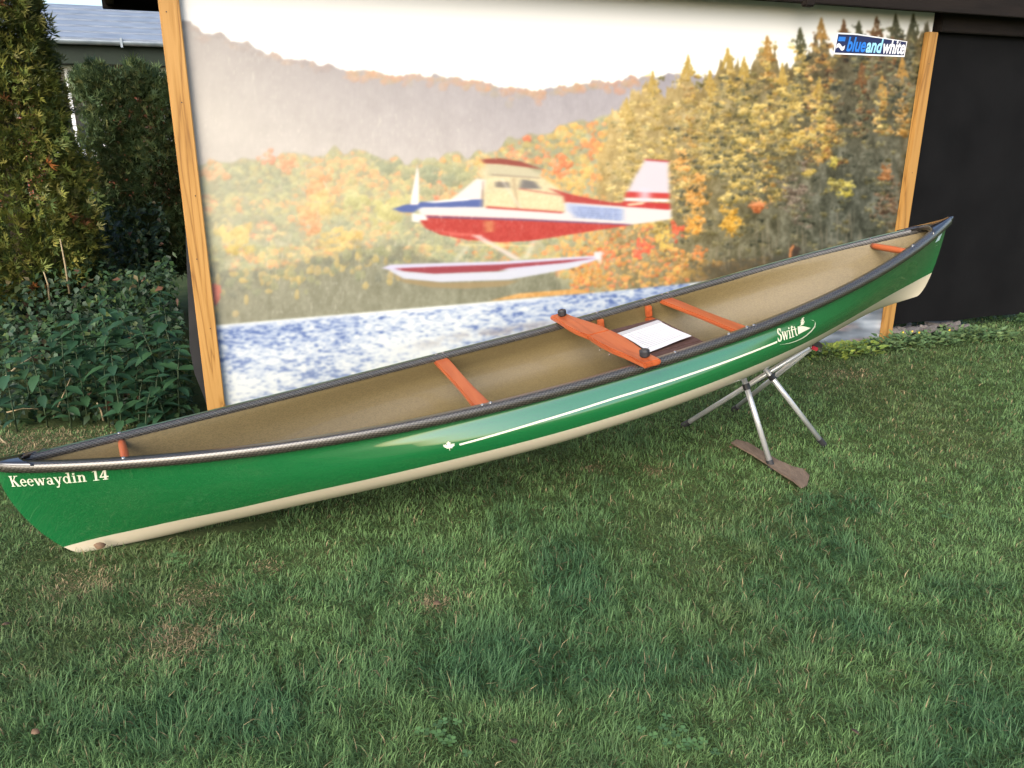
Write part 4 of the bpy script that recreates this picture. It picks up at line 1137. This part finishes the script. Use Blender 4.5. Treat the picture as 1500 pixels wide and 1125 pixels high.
MB().box(tp + Vector((0.02, 0.0, 0.012)), (0.05, 0.05, 0.022), Matrix.Rotation(0.3, 3, 'Y')).build('end_cap', M['rubber'], stand, bevel=0.004)
MB().box(tp + Vector((0.008, -0.022, -0.004)), (0.032, 0.010, 0.018), Matrix.Rotation(0.4, 3, 'Y')).build('red_strap', M['red_strap'], stand, bevel=0.003)
MB().tube([tp + Vector((.03, -.02, -.012)), tp + Vector((.04, -.03, -.014))], 0.006, 8).build('rivet', M['bolt'], stand)

# brown board piece in the grass under one foot
bp = [on_ground(*q)[:2] for q in [(1070, 655), (1078, 650), (1096, 655), (1118, 668), (1140, 681), (1160, 690), (1176, 694), (1185, 703), (1182, 717), (1173, 722), (1160, 711), (1142, 700), (1122, 686), (1100, 672), (1084, 663)]]
bp = np.array(bp); bc = bp.mean(0)
b = MB().prism([tuple(p - bc) for p in bp], 0.0, 0.008)
brd = b.build('worn_board', M['cardboard'], None, bevel=0.002)
brd.location = (bc[0], bc[1], 0.018)
tag(brd, 'flat worn brown board piece lying in the grass under a stand foot', 'board')

# ------------------------------------------------------------------ foliage builders
def unit(v):
    return v / np.maximum(np.linalg.norm(v, axis=-1, keepdims=True), 1e-9)
def rand_dirs(r, n):
    return unit(r.normal(size=(n, 3)))

def frond_mesh(P, D, Ln, Wd, r, fingers=5, spread=0.9):
    """flat fans of narrow leaflets: P root, D direction, Ln length"""
    n = len(P)
    S = unit(np.cross(D, rand_dirs(r, n)))
    V = np.empty((n, fingers, 3, 3)); 
    for k in range(fingers):
        a = (k / (fingers - 1) - 0.5) * 2 * spread if fingers > 1 else 0
        a = a + r.normal(0, .12, n)[:, None]
        d = unit(D * np.cos(a) + S * np.sin(a)); s = unit(np.cross(d, np.cross(D, S)))
        l = (Ln * r.uniform(.6, 1.1, n) * (1 - .3 * abs(k / (fingers - 1) - .5)))[:, None]
        b = P + d * l * .1
        V[:, k, 0] = b - s * Wd[:, None] * .5; V[:, k, 1] = b + s * Wd[:, None] * .5 + d * l * .35; V[:, k, 2] = P + d * l
    return V.reshape(-1, 3), np.arange(n * fingers * 3, dtype=np.int32).reshape(-1, 3)

def leaf_cards(P, D, Nn, Ln, Wd):
    """pointed leaves folded along the midrib: 4 triangles"""
    S = unit(np.cross(D, Nn)); Nn = unit(np.cross(S, D))
    Ln = Ln[:, None]; Wd = Wd[:, None]
    a = P; b = P + D * Ln * .38 + S * Wd * .5 + Nn * Wd * .12; c = P + D * Ln * .38 - S * Wd * .5 + Nn * Wd * .12
    m = P + D * Ln * .42; t = P + D * Ln - Nn * Ln * .12
    V = np.stack([a, b, c, m, t], 1); n = len(P)
    o = np.arange(n)[:, None] * 5
    F = np.concatenate([o + [0, 1, 3], o + [0, 3, 2], o + [3, 1, 4], o + [3, 4, 2]], 1).reshape(-1, 3)
    return V.reshape(-1, 3), F

def pick(r, pal, n, p=None, var=0.18):
    pal = np.array(pal, float); i = r.choice(len(pal), n, p=p)
    return pal[i] * np.exp(r.normal(0, var, (n, 1)))

# ------------------------------------------------------------------ lawn
r = np.random.default_rng(31)
dry_spots = [(*on_ground(268, 935)[:2], .12), (*on_ground(285, 870)[:2], .09), (*on_ground(390, 828)[:2], .05), (*on_ground(640, 880)[:2], .07), (*on_ground(870, 682)[:2], .05), (*on_ground(60, 650)[:2], .35), (*on_ground(160, 655)[:2], .25), (*on_ground(1240, 545)[:2], .12), (*on_ground(120, 850)[:2], .10), (*on_ground(960, 690)[:2], .06)]
long_spots = [(*on_ground(760, 1000)[:2], .45), (*on_ground(900, 880)[:2], .5), (*on_ground(480, 1050)[:2], .35), (*on_ground(1200, 800)[:2], .5), (*on_ground(1350, 1000)[:2], .5), (*on_ground(150, 1050)[:2], .3)]
def grass_layer(n):
    yg = np.linspace(1.15, 7.7, 400); dens = (.5 + .75 * yg) * yg ** -1.45
    cdf = np.cumsum(dens); cdf = (cdf - cdf[0]) / (cdf[-1] - cdf[0])
    y = np.interp(r.random(n), cdf, yg); x = (r.random(n) * 2 - 1) * (.5 + .75 * y) + 0.02 * y
    # keep in front of the mural, and away from the ground under the boat's low end
    d = (x - PL[0]) * WALL_N[0] + (y - PL[1]) * WALL_N[1]
    a = (x - PL[0]) * WALL_T[0] + (y - PL[1]) * WALL_T[1]
    keep = (d > 0.03) | ((a > WLEN + .3) & (d > -1.0)) | ((a < -0.4) & (y < 4.0) & (x > -3.6))
    Ci = np.array(CINV)
    lx_ = Ci[0, 0] * x + Ci[0, 1] * y + Ci[0, 3]; ly_ = Ci[1, 0] * x + Ci[1, 1] * y + Ci[1, 3]
    keep &= ~((lx_ < -1.2) & (lx_ > -2.0) & (np.abs(ly_) < 0.012 + 0.05 * np.clip(lx_ + 1.9, 0, 1)))
    bq = bc + (bp - bc) * .86
    inb = np.zeros(n, bool); j = len(bp) - 1
    for i in range(len(bp)):
        cr = ((bq[i, 1] > y) != (bq[j, 1] > y)) & (x < (bq[j, 0] - bq[i, 0]) * (y - bq[i, 1]) / (bq[j, 1] - bq[i, 1] + 1e-12) + bq[i, 0])
        inb ^= cr; j = i
    keep &= ~inb
    x, y = x[keep], y[keep]; n = len(x)
    clump = hash_noise(x, y, .22, 5); big = hash_noise(x, y, .75, 8); fine = hash_noise(x, y, .07, 12)
    lng = np.zeros(n); dry = np.zeros(n)
    for sx_, sy_, sr in long_spots: lng = np.maximum(lng, np.exp(-((x - sx_)**2 + (y - sy_)**2) / sr**2))
    for sx_, sy_, sr in dry_spots: dry = np.maximum(dry, np.exp(-((x - sx_)**2 + ((y - sy_) * 1.2)**2) / sr**2))
    lng = lng * (0.5 + 0.5 * clump)
    hgt = (.014 + .032 * r.random(n) ** 1.6) * (0.62 + 0.5 * clump + 0.75 * lng) * (1 - .45 * dry)
    ang = 2 * math.pi * (hash_noise(x, y, .12, 17) * 2.0) + r.normal(0, 1.2, n)
    lean = np.clip(np.abs(r.normal(1.05, .42, n)) + .35 * dry, .05, 1.5)
    D1 = np.stack([np.cos(ang) * np.sin(lean * .5), np.sin(ang) * np.sin(lean * .5), np.cos(lean * .5)], -1)
    D2 = np.stack([np.cos(ang) * np.sin(lean * 1.25), np.sin(ang) * np.sin(lean * 1.25), np.cos(lean * 1.25)], -1)
    side = np.stack([-np.sin(ang + r.normal(0, .5, n)), np.cos(ang), np.zeros(n)], -1)
    w = ((.0011 + .00068 * y) * r.uniform(.5, 1.45, n))[:, None]
    B = np.stack([x, y, ground_z(x, y)], -1)
    Mm = B + D1 * (hgt * .5)[:, None]; Tt = Mm + D2 * (hgt * .55)[:, None]
    V = np.stack([B - side * w * .5, B + side * w * .5, Mm - side * w * .42, Mm + side * w * .42, Tt], 1)
    o = np.arange(n)[:, None] * 5
    F = np.concatenate([o + [0, 1, 3], o + [0, 3, 2], o + [2, 3, 4]], 1).reshape(-1, 3)
    base = np.array([.108, .190, .066])[None] * (0.72 + 0.56 * big)[:, None] * np.exp(r.normal(0, .20, (n, 1)))
    cool = np.array([.062, .138, .056])[None] * np.exp(r.normal(0, .16, (n, 1)))
    warm = np.array([.140, .190, .070])[None] * np.exp(r.normal(0, .18, (n, 1)))
    straw = np.array([.29, .225, .125])[None] * np.exp(r.normal(0, .2, (n, 1)))
    mc = np.clip(lng * 1.1 + (clump - .62) * 1.6, 0, 1)[:, None]; mw = np.clip((.46 - big) * 2.2 + (fine - .7), 0, .45)[:, None]
    c = base * (1 - mc) + cool * mc; c = c * (1 - mw) + warm * mw
    sel = (r.random(n) < (.028 + .07 * np.clip(.55 - big, 0, 1) + dry * .85))[:, None]
    c = np.where(sel, straw, c)
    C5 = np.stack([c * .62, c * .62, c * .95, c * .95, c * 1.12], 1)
    return V.reshape(-1, 3), F, C5.reshape(-1, 3)
parts = [grass_layer(600000)]
off = 0; VV, FF, CC = [], [], []
for v_, f_, c_ in parts:
    VV.append(v_); FF.append(f_ + off); CC.append(c_); off += len(v_)
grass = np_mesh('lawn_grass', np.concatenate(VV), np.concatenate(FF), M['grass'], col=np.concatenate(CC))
tag(grass, 'short mown green lawn grass with dry patches around the canoe', 'grass', kind='stuff')
del VV, FF, CC, parts

# ------------------------------------------------------------------ hedges at the left
r = np.random.default_rng(41)
def conifer_crown(name, parent, P, Nn, Ln, pal, p, r, dead=0.0):
    n = len(P)
    D = unit(Nn * .75 + np.array([0, 0, .45]) + rand_dirs(r, n) * .65)
    V, F = frond_mesh(P, D, Ln, Ln * .17, r)
    nz = hash_noise(P[:, 0] * 3 + P[:, 1] * 2, P[:, 2] * 3, .5, 6)
    c = pick(r, pal, n, p) * (0.55 + 0.9 * nz)[:, None]
    if dead:
        dm = (hash_noise(P[:, 0] * 4 + 9, P[:, 2] * 4 + P[:, 1], .45, 19) > 1 - dead) & (r.random(n) < .75)
        c = np.where(dm[:, None], pick(r, [(.26, .095, .028), (.20, .085, .03), (.14, .06, .03)], n), c)
    return np_mesh(name, V, F, M['leaf'], col=np.repeat(c, 15, axis=0), parent=parent)

TX, TY = -3.18, 5.35
thuja = empty('conifer_tree', (TX, TY, 0))
tag(thuja, 'tall yellow-green conifer with orange-brown tips at the left picture edge', 'tree')
n = 36000
z = r.uniform(.45, 3.5, n); th = r.uniform(0, 2 * math.pi, n)
rz = np.interp(z, [.4, .9, 1.4, 2.2, 2.8, 3.55], [.36, .48, .41, .33, .23, .03]) * (1 + .42 * (hash_noise(th * 1.6, z * 2.4, .5, 23) - .5) + .16 * (hash_noise(th * 3, z * 6, .5, 29) - .5))
q = np.sqrt(r.uniform(.35, 1.0, n))
P = np.stack([np.cos(th) * rz * q, np.sin(th) * rz * q, z], -1); Nn = np.stack([np.cos(th), np.sin(th), np.full(n, .1)], -1)
conifer_crown('crown', thuja, P, Nn, r.uniform(.035, .085, n), [(.155, .165, .034), (.105, .135, .030), (.062, .092, .028), (.19, .18, .045)], [.35, .3, .2, .15], r, dead=.20)
MB().tube([(0, 0, -.05), (.01, .02, 1.2), (0, 0, 2.6), (.01, 0, 3.4)], [.09, .07, .04, .012], 10).build('trunk', M['trunk'], thuja, smooth=True)
for k in range(7):
    a = k * 2.4; zz = .5 + .38 * k; l = .30 - .02 * k
    MB().tube([(0, 0, zz), (math.cos(a) * l * .6, math.sin(a) * l * .6, zz + .12), (math.cos(a) * l, math.sin(a) * l, zz + .3)], [.02, .012, .005], 6).build('limb', M['trunk'], thuja, smooth=True)

HO = np.array([-3.20, 6.32]); hdir = np.array([.955, .296]); hnor = np.array([.296, -.955])
hedge = empty('clipped_hedge', (HO[0], HO[1], 0), (0, 0, math.atan2(hdir[1], hdir[0])))
tag(hedge, 'dark green clipped conifer hedge with flat top beside the left mural post', 'hedge')
n = 60000
x = r.uniform(0, 2.6, n) ; x = x + .12 * (1 - x / 2.6) * (r.random(n) - .5); z = np.where(r.random(n) < .12, r.uniform(1.74, 1.89, n), r.uniform(.3, 1.89, n)); y = r.uniform(0, .55, n) ** 1.3
z = z * (1 + .09 * (hash_noise(x, y, .16, 3) - .5) + .05 * (hash_noise(x, y, .05, 4) - .5)); x = x + .22 * (hash_noise(z, y + 3, .17, 9) - .5) * (x < .8)
y = y + .12 * hash_noise(x * 1.0, z * 1.0, .28, 51) + .05
gap = hash_noise(x, z, .16, 57) > .96
P = np.stack([x, y, z], -1)[~gap]; n = len(P)
Nn = np.tile([0, -1.0, .15], (n, 1)) + np.where(P[:, 2:3] > 1.7, np.array([[0, .4, 1.0]]), 0)
conifer_crown('crown', hedge, P, Nn, r.uniform(.04, .09, n), [(.120, .170, .070), (.090, .14, .066), (.15, .19, .068), (.18, .19, .07)], [.4, .3, .2, .1], r, dead=.05)
for k in range(6):
    a = .3 + .48 * k
    MB().tube([(a, .4, -.05), (a + .03, .42, 1.0), (a, .4, 1.8)], [.035, .03, .012], 8).build('trunk', M['trunk'], hedge, smooth=True)
for k in range(7):
    a = .3 + .42 * k
    MB().tube([(a, .40, .5 + .13 * k), (a + .12, .2, .8 + .12 * k), (a + .2, .1, 1.1 + .1 * k)], [.016, .010, .004], 6).build('limb', M['trunk'], hedge, smooth=True)

# mass of shaded shoots, ivy and bramble below the hedges
n = 21000
y = 3.98 + 2.4 * r.random(n) ** .9; x = r.uniform(-4.6, -1.0, n)
a = (x - PL[0]) * WALL_T[0] + (y - PL[1]) * WALL_T[1]
ok = (a < -.10) & (x < -1.45 - .05 * (y - 4)); x, y = x[ok], y[ok]; n = len(x)
top = np.interp(y, [3.9, 4.1, 4.5, 5.2, 6.4], [.04, .16, .36, .66, .92]) * (.65 + .6 * hash_noise(x, y, .35, 61))
z = top * np.sqrt(r.random(n))
P = np.stack([x, y, z], -1)
D = unit(rand_dirs(r, n) * .8 + np.array([.1, -.5, -.15])); Nn = unit(np.array([.05, -.45, .8]) + rand_dirs(r, n) * .5)
V, F = leaf_cards(P, D, Nn, r.uniform(.03, .065, n), r.uniform(.018, .04, n))
zone = hash_noise(x, y + z, .5, 63)
c = pick(r, [(.026, .058, .026), (.034, .072, .024), (.020, .044, .024), (.055, .078, .022)], n, [.35, .3, .25, .1]) * (.55 + .8 * zone)[:, None]
c = np.where((r.random(n) < .03)[:, None], pick(r, [(.12, .10, .05), (.10, .05, .03)], n), c)
under = np_mesh('undergrowth', V, F, M['leaf'], col=np.repeat(c, 5, axis=0))
tag(under, 'shaded tangle of ivy and bramble leaves below the hedges at left', 'undergrowth', kind='stuff')

# nettles: stem with pairs of pointed leaves
def leaf_data(name, length, width, colr):
    V, F = [], []
    rows = 7
    for i in range(rows):
        f = i / (rows - 1)
        w = width * .5 * math.sin(math.pi * min(1, f * .92 + .10)) ** .8 * (1 - f * .25) * (1.08 if i % 2 else .94)
        if i == rows - 1: w = 0.0008
        zc = -.18 * length * f * f
        V += [(-w, f * length, zc + w * .35), (0, f * length, zc), (w, f * length, zc + w * .35)]
    for i in range(rows - 1):
        o = 3 * i
        F += [(o, o + 1, o + 4, o + 3), (o + 1, o + 2, o + 5, o + 4)]
    me = bpy.data.meshes.new(name); me.from_pydata(V, [], F)
    ca = me.color_attributes.new('Col', 'FLOAT_COLOR', 'POINT')
    for i in range(len(V)): ca.data[i].color = (*colr, 1)
    me.materials.append(M['leaf'])
    me.polygons.foreach_set('use_smooth', np.ones(len(F), bool))
    return me
leaf_meshes = [leaf_data('leaf', .085, .050, (.026, .072, .034)), leaf_data('leaf', .078, .046, (.022, .060, .032)), leaf_data('leaf', .09, .05, (.032, .080, .034))]
M['stem'] = material('nettle_stem', (.022, .04, .016), (.03, .05, .02), scale=20, rough=.7)
r = np.random.default_rng(53)
spots = []
for (px, py, hh) in [(70, 600, .46), (105, 602, .5), (130, 596, .52), (160, 600, .50), (180, 606, .42), (205, 604, .26), (215, 612, .24), (230, 603, .30), (200, 590, .46), (90, 585, .5), (50, 590, .46), (150, 585, .55), (250, 590, .5), (265, 598, .42), (245, 606, .2), (25, 606, .36), (225, 578, .6), (240, 572, .66), (262, 574, .6), (205, 570, .62), (180, 575, .6), (120, 575, .58), (272, 585, .5)]:
    g_ = on_ground(px, py + 25); spots.append((g_[0], g_[1], hh))
for i, (x, y, hh) in enumerate(spots):
    pl = empty('nettle_plant', (x, y, float(ground_z(x, y))), (0, 0, r.uniform(0, 6.28)))
    tag(pl, 'green nettle with toothed leaves growing in the patch beside the left mural post', 'nettle', 'nettles in the patch left of the mural')
    bx, by = r.normal(0, .05, 2)
    pts = [Vector((bx * f * f, by * f * f, hh * f)) for f in np.linspace(0, 1, 5)]
    MB().tube(pts, [.0045, .004, .0035, .003, .002], 6).build('stem', M['stem'], pl, smooth=True)
    lev = max(4, int(hh / .052))
    for k in range(lev):
        f = (k + 1.2) / (lev + .4); f = min(f, 1.0)
        if f < .12: continue
        p = Vector((bx * f * f, by * f * f, hh * f)); sc = .75 + .55 * (1 - abs(f - .7)) - (.35 if f > .93 else 0)
        for s in (0, 1):
            lo = bpy.data.objects.new('leaf', leaf_meshes[r.integers(3)]); COL.objects.link(lo); lo.parent = pl
            lo.location = p
            lo.rotation_euler = (math.radians(r.uniform(-25, 22)), math.radians(r.uniform(-14, 14)), k * math.pi / 2 + s * math.pi + r.normal(0, .25))
            lo.scale = (sc, sc, sc)

# dry stalks
def stalk(p0, p1, rad, label):
    a, b = Vector(p0), Vector(p1); m_ = (a + b) / 2 + Vector((r.normal(0, .01), r.normal(0, .01), .012))
    o = MB().tube([Vector((0, 0, 0)), m_ - a, b - a], [rad, rad * .8, rad * .5], 6).build('dry_stalk', M['dry'], None, smooth=True)
    o.location = a
    tag(o, label, 'stalk', 'dry stalks in the undergrowth at left')
stalk(at_depth(102, 430, 5.0), at_depth(88, 350, 5.0), .007, 'upright pale dry stalk before the dark hedge, taller of two')
stalk(at_depth(73, 442, 4.9), at_depth(64, 398, 4.9), .007, 'short upright dry stalk below the tall conifer at left')
stalk(at_depth(-2, 560, 4.1), at_depth(60, 516, 4.4), .006, 'dry stick slanting up out of the leaves at the left edge')
stalk(at_depth(10, 604, 3.95), at_depth(56, 599, 3.98), .004, 'pale straw lying level above the dirt at the left edge')
stalk(at_depth(78, 612, 4.02), at_depth(106, 548, 4.05), .004, 'thin bent dry stalk rising among the nettles')
stalk(at_depth(152, 616, 4.0), at_depth(142, 590, 4.0), .006, 'short broken dry stalk at the front of the nettles')
stalk(at_depth(-2, 640, 3.8), at_depth(30, 662, 3.75), .004, 'dry twig lying on bare soil behind the canoe tip')
# weeds growing through the gap below the mural and black wall
r = np.random.default_rng(67)
def weed(px, py, size, pal, label, nleaf=46, flowers=0):
    g_ = on_ground(px, py)
    w = empty('leafy_weed', (g_[0], g_[1], float(ground_z(g_[0], g_[1]))))
    tag(w, label, 'weed', 'weeds along the foot of the mural and black wall')
    n = nleaf
    th = r.uniform(0, 6.28, n); rr = size * np.sqrt(r.random(n))
    P = np.stack([np.cos(th) * rr * 1.3, np.sin(th) * rr * .6, size * .65 * r.random(n) * (1 - .5 * rr / size) + .01], -1)
    D = unit(np.stack([np.cos(th), np.sin(th), r.uniform(.1, .9, n)], -1)); Nn = unit(np.array([0, -.3, 1.0]) + rand_dirs(r, n) * .5)
    V, F = leaf_cards(P, D, Nn, r.uniform(.025, .06, n), r.uniform(.014, .032, n))
    np_mesh('leaves', V, F, M['leaf'], col=np.repeat(pick(r, pal, n), 5, axis=0), parent=w)
    for k in range(flowers):
        q = Vector((r.normal(0, size * .5), -size * .3 + r.normal(0, .02), size * .8))
        fl = MB()
        for m_ in range(7):
            t = m_ * 2 * math.pi / 7
            fl.add([q, q + Vector((math.cos(t) * .007, -.004, math.sin(t) * .007)), q + Vector((math.cos(t + .6) * .007, -.004, math.sin(t + .6) * .007))], [(0, 1, 2)])
        fl.build('flower', M['yellow'], w)
M['yellow'] = material('yellow_petals', (.75, .50, .02), rough=.5)
YG = [(.16, .20, .035), (.12, .18, .035), (.09, .15, .04)]; PG = [(.09, .155, .065), (.07, .13, .055), (.11, .165, .06)]; DG = [(.04, .085, .03), (.055, .1, .035)]
WD = [(1205, 524, .15, YG, 'yellow-green weed clump below the mural, leftmost of the row', 0), (1228, 520, .15, YG, 'yellow-green weed clump below the grey water of the mural', 0), (1256, 518, .15, YG, 'yellow-green weed clump just left of the weathered post', 0), (1284, 512, .14, PG, 'pale green weed at the foot of the weathered post', 0),
      (1310, 508, .15, PG, 'pale green weed just right of the weathered post', 0), (1338, 506, .15, PG, 'pale green weed in front of the grey debris with yellow flowers', 3), (1365, 503, .17, PG, 'pale green weed right of the grey debris with one yellow flower', 1), (1398, 498, .19, PG, 'tallest pale green weed under the black wall', 0), (1425, 496, .17, PG, 'broad pale green weed under the black wall', 0), (1447, 494, .15, PG, 'pale green weed nearest the right picture edge', 0),
      (1180, 520, .08, DG, 'small dark green weed beside the red strap of the stand', 0), (1480, 470, .12, DG, 'dark green weed at the right picture edge below the black wall', 0), (1395, 475, .09, DG, 'dark green weed close under the black wall edge', 0)]
for px, py, s_, pal_, lb, fl_ in WD: weed(px, py, s_, pal_, lb, 130 if s_ > .09 else 60, fl_)

# grey debris between the wall and the lawn: flat weathered chunks
r = np.random.default_rng(71)
for k in range(22):
    a = WLEN + .06 + r.random() * .95; o_ = r.uniform(-.12, .12)
    p = wall_pt(a, .012 + .02 * r.random(), o_)
    b = MB(); m_ = 7; L_ = r.uniform(.05, .14); W_ = r.uniform(.02, .045); H_ = r.uniform(.012, .032)
    ang = np.sort(r.uniform(0, 6.28, m_))
    b.prism([(L_ * math.cos(t) * r.uniform(.8, 1.1), W_ * math.sin(t) * r.uniform(.8, 1.1)) for t in np.linspace(0, 6.28, m_, endpoint=False)], 0, H_)
    o = b.build('debris_chunk', M['stone'], None, bevel=.004)
    o.location = p; o.rotation_euler = (r.normal(0, .15), r.normal(0, .15), WALL_ROT + r.normal(0, .5))
    tag(o, 'flat grey-brown weathered chunk in the heap under the black wall edge', 'debris', 'weathered chunks heaped beside the right mural post')

# fallen leaves
def fallen(px, py, s_, label, z=0.035):
    g_ = on_ground(px, py, z)
    b = MB(); pts = []
    m_ = 9
    for k in range(m_):
        t = 2 * math.pi * k / m_; rr = s_ * r.uniform(.75, 1.1)
        pts.append((rr * math.cos(t), rr * .72 * math.sin(t), .35 * s_ * abs(math.sin(t)) + r.normal(0, .05 * s_)))
    vs = [(0, 0, 0)] + pts + [(0, 0, -.0008)] + [(x, y, z_ - .0008) for x, y, z_ in pts]
    fs = [(0, 1 + k, 1 + (k + 1) % m_) for k in range(m_)] + [(m_ + 1, m_ + 2 + (k + 1) % m_, m_ + 2 + k) for k in range(m_)] + [(1 + k, m_ + 2 + k, m_ + 2 + (k + 1) % m_, 1 + (k + 1) % m_) for k in range(m_)]
    o = b.add(vs, fs).build('fallen_leaf', M['dead_leaf'], None, smooth=True)
    o.location = g_; o.rotation_euler = (r.normal(.35, .3), r.normal(0, .3), r.uniform(0, 6.28))
    tag(o, label, 'leaf', 'fallen leaves on the lawn')
    return o
lf_ = fallen(146, 799, .021, 'reddish curled leaf against the cream canoe bottom near its left tip', z=.028)
lf_.rotation_euler = (1.25, 0, .35)
for px, py, lb in [(752, 1086, 'brown fallen leaf in the long grass near the bottom centre'), (52, 1072, 'brown fallen leaf in the grass near the bottom left corner'), (1070, 655, 'curled tan leaf at the left end of the brown board'), (865, 683, 'brown fallen leaf in the shade below the middle of the canoe'), (640, 884, 'dark brown fallen leaf in the grass left of centre'), (1252, 1072, 'tiny brown fallen leaf in the grass near the bottom right'), (8, 915, 'brown fallen leaf in the grass at the left edge')]:
    fallen(px, py, .013, lb)

# clover rosettes in the near lawn
r = np.random.default_rng(83)
for px, py, lb in [(640, 1082, 'small clover in the lawn at the bottom centre, left of the brown leaf'), (985, 1090, 'small clover in the lawn near the bottom, right of the brown leaf'), (1010, 1100, 'small clover close to the bottom edge right of centre'), (655, 1105, 'small clover at the very bottom edge left of the brown leaf'), (250, 830, 'small clover in the lawn below the lettered end of the canoe'), (1390, 760, 'small clover in the lawn near the right edge')]:
    g_ = on_ground(px, py)
    cl = empty('clover_plant', (g_[0], g_[1], float(ground_z(g_[0], g_[1]))))
    tag(cl, lb, 'clover', 'clover plants in the lawn')
    for k in range(7):
        q = np.array([r.normal(0, .03), r.normal(0, .03), r.uniform(.03, .05)])
        a0 = r.uniform(0, 6.28); vs, fs = [], []
        for m_ in range(3):
            t = a0 + m_ * 2.09; d1 = np.array([math.cos(t), math.sin(t), .15]); s1 = np.array([-math.sin(t), math.cos(t), 0])
            o_ = len(vs)
            vs += [q, q + d1 * .008 + s1 * .007, q + d1 * .014 + s1 * .004, q + d1 * .012, q + d1 * .014 - s1 * .004, q + d1 * .008 - s1 * .007]
            fs += [(o_, o_ + 1, o_ + 2, o_ + 3), (o_, o_ + 3, o_ + 4, o_ + 5)]
        F_ = np.array(fs, np.int32)
        np_mesh('leaf', np.array(vs), F_, M['leaf'], col=np.tile(pick(r, [(.08, .16, .055), (.07, .145, .055)], 1), (len(vs), 1)), parent=cl)
